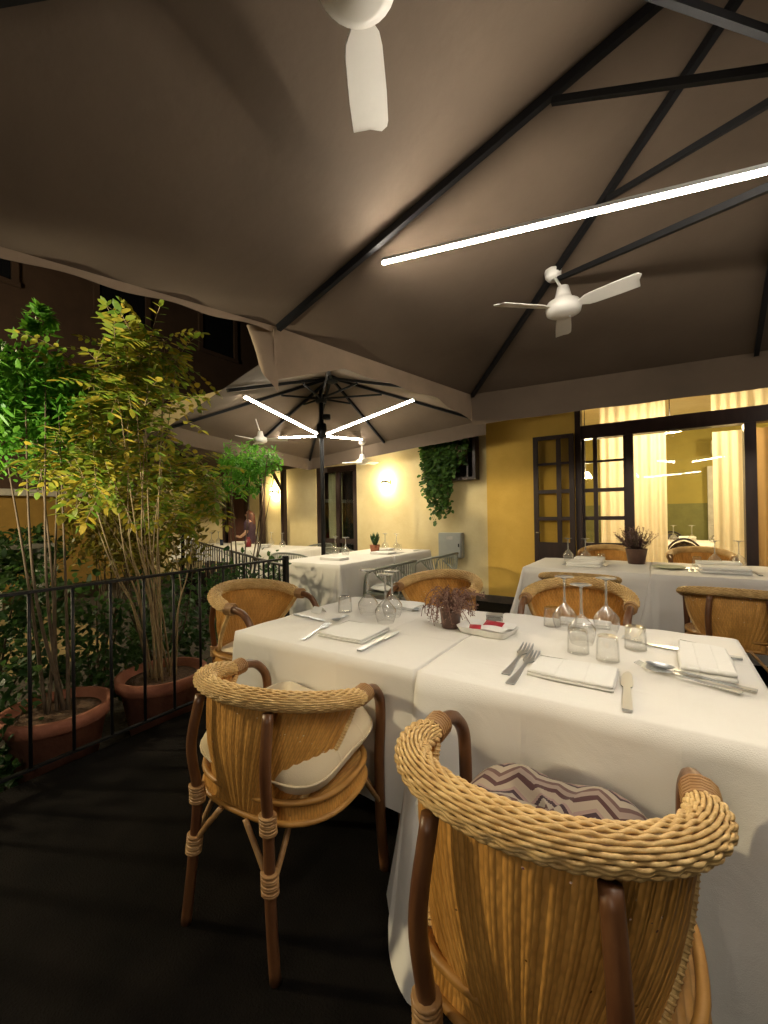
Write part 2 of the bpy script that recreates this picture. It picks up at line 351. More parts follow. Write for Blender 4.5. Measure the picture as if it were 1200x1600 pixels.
# main glazing frame
fr = MB()
fr.box((-.90, -.06, 0), (-.83, .1, 2.95)); fr.box((-.33, -.04, 0), (-.25, .1, 2.23)); fr.box((.79, -.04, 0), (.89, .1, 2.23)); fr.box((2.0, -.04, 0), (2.1, .1, 2.23)); fr.box((3.2, -.04, 0), (3.3, .1, 2.95))
fr.box((-.83, -.05, 2.23), (3.2, .11, 2.40)); fr.box((-.83, -.02, 2.87), (3.2, .1, 2.95)); fr.box((-.25, -.03, 0), (.79, .09, .25)); fr.box((.89, -.03, 0), (2.0, .09, .25)); fr.box((2.1, -.03, 0), (3.2, .09, .25))
win = part(fr, 'window_frame', 'wood')
part(MB().box((-.25, .03, .25), (.79, .036, 2.23)).box((.89, .03, .25), (2.0, .036, 2.23)).box((2.1, .03, .25), (3.2, .036, 2.23)).box((-.83, .03, 2.4), (3.2, .036, 2.87)), 'pane', 'pane', win)
ROWS = [(.89, 1.18), (1.23, 1.54), (1.59, 1.92), (1.95, 2.26)]
def leaf_door(x0, x1, xm0, xm1, y, st, name, solid_low):
    d = MB(); d.box((x0, y-.02, .02), (x0+st, y+.02, 2.31)); d.box((x1-st, y-.02, .02), (x1, y+.02, 2.31)); d.box((xm0, y-.017, .85), (xm1, y+.017, 2.27))
    d.box((x0+st, y-.019, 2.26), (x1-st, y+.019, 2.31))
    for (a, b), (c, e) in zip(ROWS[:-1], ROWS[1:]):
        d.box((x0+st, y-.015, b), (xm0, y+.015, c)); d.box((xm1, y-.015, b), (x1-st, y+.015, c))
    d.box((x0+st, y-.019, .76), (x1-st, y+.019, .89)); d.box((x0+st, y-.012, .02), (x1-st, y+.012, .76)); d.box((x0+st+.07, y-.024, .12), (x1-st-.07, y-.012, .68), .006)
    D = part(d, name, 'wood')
    p = MB()
    for a, b in ROWS:
        p.box((x0+st, y-.003, a), (xm0, y+.003, b)); p.box((xm1, y-.003, a), (x1-st, y+.003, b))
    part(p, 'pane', 'pane', D); return D
D1 = leaf_door(-1.42, -.91, -1.125, -1.07, -.09, .06, 'open_door_leaf', True); D1['label'] = 'glazed door leaf folded open flat against the yellow wall'
part(MB().tube([(-1.385, -.115, 1.02), (-1.385, -.15, 1.02), (-1.33, -.155, 1.02)], .008), 'handle', 'brass', D1)
D2 = leaf_door(-.83, -.33, -.70, -.65, .03, .03, 'glazed_panel', True)
# room behind the glazing
rm = MB(); rm.add([(-2.1, .3, 0), (5, .3, 0), (5, 4.6, 0), (-2.1, 4.6, 0)], [(0, 1, 2, 3)]); part(rm, 'room_floor', 'table')
rm = MB(); rm.add([(-2.1, .26, 3.1), (5, .26, 3.1), (5, 4.6, 3.1), (-2.1, 4.6, 3.1)], [(0, 3, 2, 1)]); part(rm, 'room_ceiling', 'cream')
rm = MB(); rm.box((-2.1, 4.6, 1.42), (5, 4.7, 3.1)); rm.box((-2.2, .25, 0), (-2.1, 4.7, 3.1)); rm.box((5, .25, 0), (5.1, 4.7, 3.1)); part(rm, 'room_wall', 'olive')
part(MB().box((-2.1, 4.58, 0), (5, 4.7, 1.42)), 'room_dado', 'dado')
rd = part(MB().box((.82, 4.5, 0), (.93, 4.57, 2.15)).box((1.75, 4.5, 0), (1.86, 4.57, 2.15)).box((.93, 4.5, 2.05), (1.75, 4.57, 2.15)).box((.93, 4.53, 0), (1.75, 4.57, 2.05)).box((1.02, 4.51, 1.1), (1.66, 4.529, 1.95), .01).box((1.02, 4.51, .15), (1.66, 4.529, .95), .01), 'room_door', 'stone')
# curtains (hang on rails: things of their own)
def curtain(x0, x1, y, z0, z1, m, label, amp=.03, fold=.11, name='curtain'):
    n = int((x1-x0)/.012)
    def fn(u, v):
        x = x0+(x1-x0)*u; a = amp*(1-.45*v)
        return Vector((x, y+a*math.sin(2*PI*x/fold+1.2*math.sin(x*9))+.012*math.sin(x*23+v*3), z0+(z1-z0)*v))
    o = MB().grid(fn, n, 8).build(name, m); return tag(o, label, 'curtain')
curtain(-.66, .09, 6.4, .05, 2.85, 'curtain', 'cream curtain behind the glass left of the window view into the room')
curtain(.55, .9, 6.38, .05, 2.22, 'curtain', 'narrow cream curtain behind the glass right of the window view')
curtain(.92, 1.95, 6.36, .05, 2.22, 'curtain2', 'tan curtain behind the rightmost window pane')
curtain(.55, 3.1, 6.45, 2.3, 2.86, 'curtain', 'short cream curtain above the transom beam on the right', name='valance_curtain')

# ------------------------------------------------------------------ tables and cloths
def table(x0, x1, y0, y1, label, group=None):
    t = empty('dining_table', ((x0+x1)/2, (y0+y1)/2, 0), 0, label, 'table', group); a, b = (x1-x0)/2-.02, (y1-y0)/2-.02
    MB().box((-a, -b, .71), (a, b, .742), .004).build('tabletop', 'table', t)
    for sx in (-1, 1):
        for sy in (-1, 1):
            MB().box((sx*(a-.07)-.03, sy*(b-.07)-.03, 0), (sx*(a-.07)+.03, sy*(b-.07)+.03, .71), .004).build('leg', 'table', t)
    return t
def tipf(p, tip):
    # pull of a cloth corner: tip = (corner, direction on the left face, direction on the front face, extra drop, reach)
    c, va, vb, dr, rg = tip; d = p-Vector((c[0], c[1], 0)); s = max(0, min(1, .5+(d.x-d.y)/.03*.5)); k = math.exp(-(d.length/rg)**2)
    return (Vector(va)*(1-s)+Vector(vb)*s)*k, dr*k*(.15+.85*s)
def cloth(x0, x1, y0, y1, label, group=None, drop=.64, flare=(.06, .06, .06, .06), cf=(.1, .1, .1, .1), amp=.02, seed=0, top=.75, m='cloth', cd=.05, tip=None):
    """cloth over a table; flare per side (front,right,back,left), cf = extra flare of the corners (fl, fr, br, bl)"""
    rnd = random.Random(seed); cx, cy = (x0+x1)/2, (y0+y1)/2; a, b = (x1-x0)/2, (y1-y0)/2; rc = .018
    loop = []  # (pos, normal, side coordinate, corner weight)
    cor = [(-a+rc, -b+rc, 180, 0), (a-rc, -b+rc, 270, 1), (a-rc, b-rc, 0, 2), (-a+rc, b-rc, 90, 3)]
    NS = 44; out = []
    ph = [rnd.uniform(0, 6.28) for _ in range(12)]
    for ci, (px, py, a0, k) in enumerate(cor):
        for q in range(9):
            an = R(a0+90*q/8); nrm = Vector((math.cos(an), math.sin(an), 0)); p = Vector((px, py, 0))+nrm*rc
            s = q/8; f = flare[(k-1) % 4]*(1-s)+flare[k]*s
            out.append((p, nrm, f+cf[k]*math.sin(PI*s)**.6*1.0, 1-abs(2*s-1)*.3, 0))
        p0 = out[-1][0]; nx = cor[(ci+1) % 4]; an = R(nx[2]); p1 = Vector((nx[0], nx[1], 0))+Vector((math.cos(an), math.sin(an), 0))*rc
        nrm = Vector((math.cos(an), math.sin(an), 0)); L = (p1-p0).length
        for i in range(1, NS):
            t = i/NS; d = min(t, 1-t)*L; cw = math.exp(-(d/.1)**2)
            k2 = k if t < .5 else (k+1) % 4
            f = flare[k]+cf[k2]*.75*math.exp(-(d/.09)**2)
            wv = amp*(math.sin(t*L*13+ph[k])+.6*math.sin(t*L*29+ph[k+4]))*(1-cw)
            out.append((p0.lerp(p1, t), nrm, f+wv, cw*.7, wv))
    n = len(out); NR = 12; vs = []; fs = []
    inner = [.0, .03, .2, .45, .75]  # rings on the top, towards the centre
    for sh in reversed(inner):
        for (p, nr, f, c, wv) in out:
            q = Vector((p.x*(1-sh), p.y*(1-sh), 0)); z = top+.0016*math.sin(q.x*31+ph[8])*math.sin(q.y*27+ph[9])-(0.002 if sh == 0 else 0)
            vs.append(Vector((cx+q.x, cy+q.y, z)))
    for j in range(1, NR+1):
        t = j/NR
        for (p, nr, f, c, wv) in out:
            e = (.006 if j else 0)+f*(t**1.15)
            z = top-.002-(drop+cd*c*(f > .02))*t
            q = p+nr*e
            if tip: ev, ed = tipf(p, tip); q += ev*t**1.3; z -= ed*t
            vs.append(Vector((cx+q.x, cy+q.y, max(z, .006))))
    rows = len(inner)+NR
    for i in range(rows-1):
        for k in range(n): fs.append((i*n+k, i*n+(k+1) % n, (i+1)*n+(k+1) % n, (i+1)*n+k))
    fs = [tuple(reversed(f)) for f in fs]
    cidx = len(vs); vs.append(Vector((cx, cy, top)))
    for k in range(n): fs.append((k, (k+1) % n, cidx))
    o = MB().add(vs, fs, True).build('tablecloth', m); return tag(o, label, 'tablecloth', group)
TG, CG = 'dining tables under white cloths', 'white tablecloths'
T = {
 'front left': (-1.72, -.722, 1.29, 2.26), 'front right': (-.718, .27, 1.28, 2.30),
 'back a': (-1.15, -.072, 4.27, 5.28), 'back b': (-.068, 1.02, 4.26, 5.28),
 'grey near': (-3.9, -2.93, 3.58, 4.68), 'grey far': (-3.88, -2.91, 4.684, 5.72),
 'fence c': (-5.86, -4.9, 4.52, 5.55), 'fence b': (-6.84, -5.864, 4.54, 5.56), 'fence a': (-7.82, -6.844, 4.56, 5.57)}
TL = {'front left': 'table under the white cloth with the dried flower pot', 'front right': 'nearest table at right under the white cloth with two tumbler rows',
 'back a': 'table under white cloth before the open glazed door leaf', 'back b': 'table under white cloth before the curtained window',
 'grey near': 'table beside the grey cord chairs, end nearer the railing', 'grey far': 'table beside the grey cord chairs, end at the wall under the meter box',
 'fence c': 'right end table of the long row below the far wall lamp', 'fence b': 'middle table of the long row in front of the woman', 'fence a': 'left end table of the long row by the potted tree'}
CL = {'front left': 'white cloth on the near table with dried flowers, behind the cream cushioned chair', 'front right': 'white cloth on the nearest right table, flared corner hanging to the dark floor',
 'back a': 'white cloth on the table before the glazed door leaf', 'back b': 'white cloth on the table before the curtained window',
 'grey near': 'white cloth with grey shaded end, on the table nearer the umbrella pole', 'grey far': 'white cloth on the wall end of the grey chair table, under the meter box',
 'fence c': 'white cloth on the right end of the long table row, hanging by a grey chair', 'fence b': 'white cloth in the middle of the long row before the woman', 'fence a': 'white cloth on the left end of the long row beyond the railing'}
for k, (a, b, c, d) in T.items(): table(a, b, c, d, TL[k], TG)
def CC(k, **kw): return cloth(*T[k], CL[k], CG, **kw)
CC('front left', drop=.52, flare=(.0, .0, .05, .07), cf=(.02, .0, .02, .1), seed=1, cd=.2, amp=.008)
CC('front right', drop=.66, flare=(.07, .07, .05, .0), cf=(.0, .12, .1, .02), seed=2, cd=.05, amp=.026, tip=((-.494, -.51), (-.03, -.2, 0), (.16, -.26, 0), .07, .2))
CC('back a', flare=(.05, .0, .05, .07), cf=(.16, .03, .03, .1), seed=3)
CC('back b', flare=(.05, .06, .05, .0), cf=(.16, .1, .1, .05), seed=4)
CC('grey near', flare=(.04, .05, .0, .06), cf=(.1, .16, .02, .02), seed=5)
CC('grey far', flare=(.0, .05, .05, .06), cf=(.02, .02, .1, .1), seed=6)
CC('fence c', flare=(.02, .06, .05, .0), cf=(.02, .14, .1, .02), seed=7, drop=.5)
CC('fence b', flare=(.02, .0, .05, .0), cf=(.02,)*4, seed=8, drop=.22)
CC('fence a', flare=(.02, .0, .05, .05), cf=(.08, .02, .02, .08), seed=9, drop=.22)

# ------------------------------------------------------------------ wicker tub chair (front is +Y)
def rim_pt(phi):  # phi in degrees, 0 = back
    a = R(phi); s = min(1, abs(phi)/118)
    return Vector((.272*math.sin(a), .01-.27*math.cos(a), .82-.092*(s**1.9)))
def wicker_chair():
    r = empty('wicker_armchair', cat='chair')
    # braided rim: many strands running along the rim, each weaving over and under the stakes
    N = 170; ph0 = 101; mb = MB(); core = []
    path = [rim_pt(-ph0+2*ph0*i/N) for i in range(N+1)]
    S = [0]
    for i in range(N): S.append(S[-1]+(path[i+1]-path[i]).length)
    frames = []
    for i, p in enumerate(path):
        t = (path[min(N, i+1)]-path[max(0, i-1)]).normalized(); o = Vector((p.x, p.y-.01, 0)).normalized(); o = (o-t*o.dot(t)).normalized(); u = t.cross(o)
        if u.z < 0: u = -u
        frames.append((p, o, u))
    ns = 25; A, B = .034, .0275
    for k in range(ns):
        an = 2*PI*k/ns; pts = []; rad = []
        for i, (p, o, u) in enumerate(frames):
            e = 1-.45*max(0, (abs(i/N-.5)-.42)/.08)**2
            wv = .0024*math.sin(2*PI*S[i]/.04+PI*k)
            tw = .0006*math.sin(S[i]*50+k*2.1)
            pts.append(p+o*(math.cos(an+tw*6)*(A+wv)*e)+u*(math.sin(an+tw*6)*(B+wv)*e)); rad.append(.0037)
        mb.tube(pts, rad, 6)
    mb.build('back_rim', 'strand', r)
    cm = MB(); cv = []
    n = 10
    for i, (p, o, u) in enumerate(frames):
        e = 1-.45*max(0, (abs(i/N-.5)-.42)/.08)**2
        for k in range(n): an = 2*PI*k/n; cv.append(p+o*math.cos(an)*(A-.006)*e+u*math.sin(an)*(B-.006)*e)
    cm.add(cv, [(i*n+k, i*n+(k+1) % n, (i+1)*n+(k+1) % n, (i+1)*n+k) for i in range(N) for k in range(n)], True); cm.build('rim_core', 'cane', r)
    # woven back panel
    def back(u, v, off=0):
        q = 2*u-1; pt = q*98; pb = q*40
        a, b = R(pt), R(pb); s = min(1, abs(pt)/118)
        top = Vector((.262*math.sin(a), .01-.258*math.cos(a), .81-.097*s**1.9)); bot = Vector((.252*math.sin(b), .0-.243*math.cos(b), .435))
        p = bot.lerp(top, v); nrm = Vector((p.x, p.y, 0)).normalized()
        bulge = .02*math.sin(v*PI)
        return p+nrm*(.0034*abs(math.sin(u*PI*25))-.002+bulge+off)
    mb = MB(); mb.grid(lambda u, v: back(u, v), 200, 16, True, lambda u, v: (u*.72, v*.42)); mb.build('backrest', 'weave', r)
    for u in (0, 1):
        e = MB(); e.tube([back(u, v/12) for v in range(13)], .011, 7)
        for kk in range(40):  # bound edge
            v = (kk+.5)/40; p = back(u, v); q = back(u, v+.01); t = (q-p).normalized(); x = t.orthogonal().normalized(); y = t.cross(x)
            e.tube([p+x*.0105*math.cos(a*PI/4)+y*.0105*math.sin(a*PI/4)+t*.0006*a for a in range(9)], .0028, 4, False)
        e.build('edge_binding', 'strand', r)
    # rear legs running up outside the back
    for sx in (-1, 1):
        pts = curve_pts([(sx*.175, -.29, 0), (sx*.155, -.28, .2), (sx*.14, -.268, .435), (sx*.146, -.285, .62), (sx*.135, -.255, .785)], 6)
        lg = MB().tube(pts, .0165, 10).build('rear_leg', 'rattan', r)
        for z0, z1 in ((.25, .31), (.42, .48)):
            bz = MB()
            P = [p for p in curve_pts([(sx*.175, -.29, 0), (sx*.155, -.28, .2), (sx*.14, -.268, .435), (sx*.146, -.285, .62), (sx*.135, -.255, .785)], 40) if z0 < p.z < z1]
            bz.tube(P, .0235, 10)
            for q in range(7):
                p = P[int((len(P)-1)*q/6)]; bz.lathe([(.0235, -.004), (.0262, -.002), (.0262, .002), (.0235, .004)], 12, p)
            bz.build('binding', 'cane', lg)
    # front legs with arms
    for sx in (-1, 1):
        e0 = rim_pt(sx*99)
        pts = curve_pts([(sx*.262, .235, 0), (sx*.252, .225, .22), (sx*.252, .222, .44), (sx*.256, .23, .58), (sx*.258, .222, .67), (sx*.262, .175, .73), (sx*.268, .12, .752), tuple(e0+Vector((0, .02, 0))), tuple(rim_pt(sx*94))], 7)
        lg = MB().tube(pts, [.0185]*len(pts), 10).build('front_leg', 'rattan', r)
        bz = MB(); P0 = e0+Vector((0, -.012, 0)); P1 = e0+Vector((0, .035, .002))
        bz.tube([P0, P0.lerp(P1, .5), P1], [.031, .029, .026], 12)
        for q in range(6): 
            c = P0.lerp(P1, q/5); bz.tube([c+Vector((math.cos(a)*.0305, 0, math.sin(a)*.0295)) for a in [2*PI*w/12 for w in range(13)]], .0035, 5, False)
        bz.build('binding', 'cane', lg)
    # seat
    def ring(a, rr=1.0): 
        x, y = math.cos(a), math.sin(a); k = (abs(x)**2.6+abs(y)**2.6)**(-1/2.6)
        return Vector((x*k*.25*rr, .005+y*k*.235*rr, 0))
    mb = MB(); n = 48
    mb.grid(lambda u, v: ring(u*2*PI, max(v, .001))+Vector((0, 0, .472+.012*v*v-.01*(1-v))), n, 8, True, lambda u, v: (ring(u*2*PI, v).x, ring(u*2*PI, v).y)); mb.build('seat', 'seatweave', r)
    mb = MB(); mb.grid(lambda u, v: ring(u*2*PI, 1.03-.03*v)+Vector((0, 0, .419+.065*v)), n, 3, True, lambda u, v: (u*1.5, v*.065)); 
    mb.tube([ring(2*PI*k/n, 1.03)+Vector((0, 0, .484)) for k in range(n+1)], .011, 7, False); mb.tube([ring(2*PI*k/n, 1.04)+Vector((0, 0, .419)) for k in range(n+1)], .01, 7, False)
    mb.build('seat_band', 'weave', r)
    # braces, two on each leg
    for (x, y, dx, dy) in ((-.158, -.28, 1, 1), (.158, -.28, -1, 1), (-.253, .228, 1, -1), (.253, .228, -1, -1)):
        MB().tube(curve_pts([(x, y, .26), (x+dx*.05, y+dy*.008, .34), (x+dx*.11, y+dy*.02, .425)], 4), .009, 8).build('brace', 'cane', r)
        MB().tube(curve_pts([(x, y, .26), (x+dx*.004, y+dy*.06, .34), (x+dx*.012, y+dy*.12, .425)], 4), .009, 8).build('brace', 'cane', r)
    return r
WC = Proto(wicker_chair()); WG = 'honey wicker armchairs'
WC.put((-1.125, 1.05, 0), R(5), 'wicker armchair with thick cream cushion, back turned to camera, by potted tree', WG).scale = (1.08, .9, .925)
WC.put((-.215, .93, 0), R(2.2), 'wicker armchair with zigzag cushion, nearest to camera, braided rim facing us', WG).scale = (1.03, 1.05, .985)
WC.put((-2.05, 1.74, 0), R(-90), 'wicker armchair at the table end beside the railing and terracotta pot', WG, (1, 1, 1.045))
WC.put((-1.27, 2.58, 0), R(178), 'wicker armchair across the table, its back rising behind the dried flower pot', WG, (1, 1, 1.045))
WC.put((-.40, 2.60, 0), R(180), 'wicker armchair across the table, arched back behind three upturned wine glasses', WG, (1, 1, 1.045))
WC.put((-.60, 4.02, 0), R(3), 'dark shaded wicker armchair pushed under the table before the open door leaf', WG)
WC.put((.43, 3.72, 0), R(-3), 'wicker armchair at the right edge, back to us, before the curtained window table', WG)
WC.put((-.52, 5.52, 0), R(180), 'wicker armchair behind the heather pot table, only its rounded top showing', WG, (1, 1, 1.045))
WC.put((.36, 5.54, 0), R(180), 'wicker armchair between the far table and the curtained window', WG, (1, 1, 1.045))
# cushions
def pad(name, wx, wy, h, m, loc, rz, label, cat='cushion', tilt=0, group=None, ruffle=0):
    def fn(u, v):
        a = u*2*PI; x, y = math.cos(a), math.sin(a); k = (abs(x)**4+abs(y)**4)**-.25
        s = math.sin(v*PI) ; ss = min(1, math.sin(v*PI)*1.0)**.42
        z = -math.cos(v*PI)*h/2*(1-.12*abs(math.sin(3*a)))
        return Vector((x*k*wx*ss, y*k*wy*ss, z*(1-.25*abs(ss)**6)+.006*math.sin(5*a+v*4)))
    mb = MB().grid(fn, 64, 18)
    mb.tube([fn(k/64, .5)*1.008 for k in range(65)], .004+ruffle, 6, False)
    o = mb.build(name, m); o.location = loc; o.rotation_euler = (tilt, 0, rz); return tag(o, label, cat, group)
pad('seat_cushion', .27, .22, .2, 'cushion', (-1.12, 1.065, .53), R(5), 'thick cream seat cushion in the wicker armchair by the potted tree', tilt=R(6))
pad('seat_cushion', .225, .225, .17, 'zig', (-.215, .97, .555), R(2.2), 'zigzag striped knit seat cushion on the nearest wicker armchair')
pad('seat_cushion', .2, .2, .06, 'cushion', (-2.02, 1.73, .52), R(-90), 'thin cream seat pad on the wicker armchair at the table end')
# crumpled knit corner hanging out beside the nearest chair
mb = MB()
def crum(u, v):
    a = u*2*PI; return Vector((.055*math.cos(a)*math.sin(v*PI)*(1+.35*math.sin(5*a+6*v)), .045*math.sin(a)*math.sin(v*PI)*(1+.3*math.cos(4*a)), -.06*math.cos(v*PI)+.012*math.sin(7*a+v*5)))
mb.grid(crum, 48, 16)
for k in range(9): mb.tube(curve_pts([(0, 0, -.04), (.03*math.cos(k), .03*math.sin(k*1.7), -.075), (.045*math.cos(k*1.3), .04*math.sin(k*2.1), -.12-.01*(k % 3))], 4), .005, 5)
tag(mb.build('knitted_cloth', 'napkin', loc=(-.49, 1.0, .5)), 'crumpled pale knitted cloth tied beside the seat of the nearest armchair', 'cloth')

# ------------------------------------------------------------------ grey cord chairs (front +Y)
def cord_chair():
    r = empty('cord_armchair', cat='chair')
    def top(phi): a = R(phi); return Vector((.29*math.sin(a), .02-.27*math.cos(a), .77-.09*(abs(phi)/110)**1.6))
    def low(phi): a = R(phi*.93); return Vector((.25*math.sin(a), .02-.235*math.cos(a), .46+.17*(abs(phi)/110)**2))
    f = MB(); f.tube([top(-115+230*i/40) for i in range(41)], .014, 8); f.tube([low(-112+224*i/40) for i in range(41)], .011, 8)
    f.build('back_frame', 'greymetal', r)
    c = MB()
    for i in range(60):
        p = -106+212*i/59; q = p+(9 if i % 2 else -9)*.4
        a, b = top(p), low(max(-108, min(108, q))); m_ = a.lerp(b, .5)+Vector((a.x, a.y, 0)).normalized()*.012
        c.tube([a, m_, b], .0042, 5, False)
    c.build('cord_back', 'grey', r)
    for sx in (-1, 1):
        MB().tube(curve_pts([(sx*.27, .25, 0), (sx*.265, .24, .3), (sx*.275, .2, .6), tuple(top(sx*112))], 6), .013, 8).build('leg', 'greymetal', r)
        MB().tube(curve_pts([(sx*.23, -.3, 0), (sx*.2, -.22, .3), (sx*.18, -.17, .48)], 6), .013, 8).build('leg', 'greymetal', r)
    MB().box((-.25, -.22, .40), (.25, .25, .43), .012).build('seat', 'greymetal', r)
    return r
GC = Proto(cord_chair()); GG = 'grey cord armchairs'
gp = [((-2.55, 4.08, 0), 90, 'grey cord armchair beside the long side of the table, nearest the front tables'), ((-2.5, 5.15, 0), 84, 'grey cord armchair beside the table end below the meter box'),
      ((-4.28, 4.15, 0), -90, 'grey cord armchair with curved rail between the two rows of tables, by the umbrella pole'), ((-4.25, 5.2, 0), -90, 'grey cord armchair behind the succulent table, against the side door'),
      ((-8.05, 4.98, 0), -90, 'grey cord armchair at the left end of the long table row'), ((-5.2, 5.72, 0), 180, 'grey cord armchair behind the right end of the long table row, by the wall')]
for l_, rz, lb in gp: GC.put(l_, R(rz), lb, GG)
pad('seat_cushion', .23, .22, .06, 'greycush', (-2.55, 4.08, .465), R(90), 'pale grey seat pad on the cord armchair nearest the front tables')
pad('seat_cushion', .23, .22, .06, 'greycush', (-2.5, 5.15, .465), R(84), 'pale grey seat pad on the cord armchair below the meter box')
pad('back_cushion', .22, .2, .14, 'napkin', (-8.1, 4.98, .72), R(-90), 'white back cushion in the armchair at the far left end of the long row', tilt=R(70))

# ------------------------------------------------------------------ tableware
def wine_glass():
    r = empty('wine_glass', cat='glass')
    MB().open_lathe([(.041, 0), (.05, .025), (.055, .05), (.0525, .066), (.037, .088), (.019, .108), (.006, .122)], 28).build('bowl', 'glass', r)
    MB().tube([(0, 0, .122), (0, 0, .15), (0, 0, .2), (0, 0, .232)], [.007, .0052, .005, .0065], 10).build('stem', 'stemglass', r)
    MB().lathe([(.0055, .232), (.02, .239), (.042, .2425), (.043, .2435), (.042, .2455), (.0, .2465)], 28).build('foot', 'stemglass', r)
    return r
WGL = Proto(wine_glass())
TU = Proto(MB().lathe([(.036, .001), (.0395, .002), (.0385, .03), (.036, .075), (.0345, .088), (.031, .0905), (.0, .0865), (.0, .084), (.03, .083), (.033, .07), (.0365, .003), (.036, .001)], 28).build('tumbler', 'tumblerglass')); TU.root['category'] = 'glass'
ZT = .752
GW = 'upturned wine glasses'; GT = 'upturned tumblers'
for x, y, lb in ((-1.345, 1.88, 'upturned wine glass beside the tumbler on the dried flower table'), (-1.20, 1.90, 'upturned wine glass farther back of the overlapping pair by the dried flowers'), (-1.165, 1.78, 'upturned wine glass nearer of the overlapping pair by the dried flowers'),
                 (-.375, 2.10, 'left upturned wine glass of the three on the nearest right table'), (-.275, 1.90, 'middle and nearest upturned wine glass of the three on the right table'), (-.205, 2.13, 'right upturned wine glass of the three on the nearest right table'),
                 (-.86, 5.08, 'upturned wine glass at left before the open door leaf'), (-.68, 5.06, 'upturned wine glass beside the heather pot table napkin, right of its twin'), (.44, 5.08, 'upturned wine glass before the narrow cream curtain, left of its twin'), (.62, 5.1, 'upturned wine glass before the narrow cream curtain, right of its twin'),
                 (-3.78, 4.52, 'upturned wine glass left of the umbrella pole'), (-3.58, 4.5, 'upturned wine glass right of the umbrella pole'), (-3.6, 5.52, 'upturned wine glass at the wall end beyond the succulent, left one'), (-3.38, 5.5, 'upturned wine glass at the wall end beyond the succulent, right one')):
    WGL.put((x, y, ZT), random.uniform(0, 6), lb, GW)
k = 0
for x, y, lb in ((-7.5, 5.3, 'upturned wine glass on the long row, by the dark blue tumbler'), (-7.3, 5.0, 'upturned wine glass on the long row, nearest the woman'), (-6.2, 5.2, 'upturned wine glass on the long row, right of the red vase'), (-6.0, 5.35, 'upturned wine glass on the long row, below the far wall lamp'), (-5.55, 5.2, 'upturned wine glass near the right end of the long row')):
    WGL.put((x, y, ZT), 0, lb, GW)
for x, y, lb in ((-1.49, 1.86, 'upturned tumbler on the dried flower table'), (-.435, 2.12, 'upturned tumbler behind the left wine glass on the right table'), (-.27, 1.77, 'upturned tumbler hard to see before the middle wine glass'), (-.165, 1.73, 'upturned tumbler nearest the knife on the right table'), (-.085, 1.925, 'upturned tumbler at right with fork tines seen through it'),
                 (-.52, 5.0, 'upturned tumbler beside the napkin before the open door leaf'), (.3, 5.05, 'upturned tumbler before the curtained window'), (-3.3, 5.45, 'upturned tumbler at the wall end of the grey chair table')):
    TU.put((x, y, ZT), 0, lb, GT)
# cutlery; local +Y points to the tip, origin at the handle end, length 1 unit scaled
def outline(mb, half, zf, th, zc=lambda y: 0):
    """plate with half-width list [(y,w)], thickness th, height offset zf(y)"""
    vs = []; n = len(half)
    for y, w_ in half:
        for s in (-1, 1):
            for t in (0, th): vs.append(Vector((s*w_+zc(y), y, zf(y)+t)))
    fs = []
    for i in range(n-1):
        a = i*4; b = a+4
        fs += [(a+1, a+3, b+3, b+1), (a, b, b+2, a+2), (a, a+1, b+1, b), (a+2, b+2, b+3, a+3)]
    fs += [(0, 2, 3, 1), ((n-1)*4, (n-1)*4+1, (n-1)*4+3, (n-1)*4+2)]
    mb.add(vs, fs, False)
def fork_mesh():
    mb = MB(); zf = lambda y: .002+.006*math.exp(-((y-.6)/.16)**2)+.012*max(0, (y-.72)/.28)**2*1.2
    outline(mb, [(0, .013), (.012, .0145), (.1, .0135), (.3, .009), (.5, .0058), (.6, .0055), (.66, .012), (.72, .022), (.76, .024)], zf, .0035)
    for c in (-.0195, -.0065, .0065, .0195): outline(mb, [(.755, .0042), (.85, .0038), (.96, .0032), (1.0, .0012)], zf, .003, lambda y, c=c: c)
    return mb
def knife_mesh():
    mb = MB(); zf = lambda y: .002
    outline(mb, [(0, .012), (.01, .0135), (.2, .0125), (.5, .0105), (.54, .009)], zf, .008)
    outline(mb, [(.54, .009), (.56, .016), (.62, .0185), (.8, .018), (.92, .013), (.98, .006), (1.0, .001)], lambda y: .004, .0028, lambda y: .006*max(0, (y-.8)/.2)); return mb
def spoon_mesh():
    mb = MB(); zf = lambda y: .002+.008*math.exp(-((y-.62)/.16)**2)
    outline(mb, [(0, .013), (.012, .0145), (.1, .0135), (.3, .009), (.5, .0058), (.64, .0058), (.7, .009)], zf, .0035)
    def b(u, v): a = u*2*PI; q = v; return Vector((.03*q*math.cos(a), .84+.15*q*math.sin(a), .004+.014*q*q))
    mb.grid(b, 28, 6); return mb
protos = {}
for nm, fn in (('fork', fork_mesh), ('knife', knife_mesh), ('spoon', spoon_mesh)):
    o = fn().build(nm, 'steel'); o['category'] = nm; protos[nm] = Proto(o)
def cut(nm, a, b, lb, z=ZT, w=None, pitch=0):
    a, b = Vector(a), Vector(b); d = b-a; L = d.length
    o = protos[nm].put((a.x, a.y, z), math.atan2(-d.x, d.y), lb, 'table '+{'knife': 'knives'}.get(nm, nm+'s')); s = w or L/.34*1.0
    o.scale = (s, L, s)
    if pitch: o.rotation_euler = (pitch, 0, o.rotation_euler.z)
    return o
cut('fork', (-.44, 1.40), (-.45, 1.74), 'left fork of the pair beside the folded napkin on the right table')
cut('fork', (-.405, 1.33), (-.405, 1.66), 'right fork of the pair, touching the folded napkin on the right table')
cut('knife', (-.08, 1.31), (-.10, 1.63), 'table knife right of the folded napkin on the nearest table')
cut('spoon', (.235, 1.64), (-.05, 1.72), 'serving spoon of the raised pair leaning on the right napkin', z=.757)
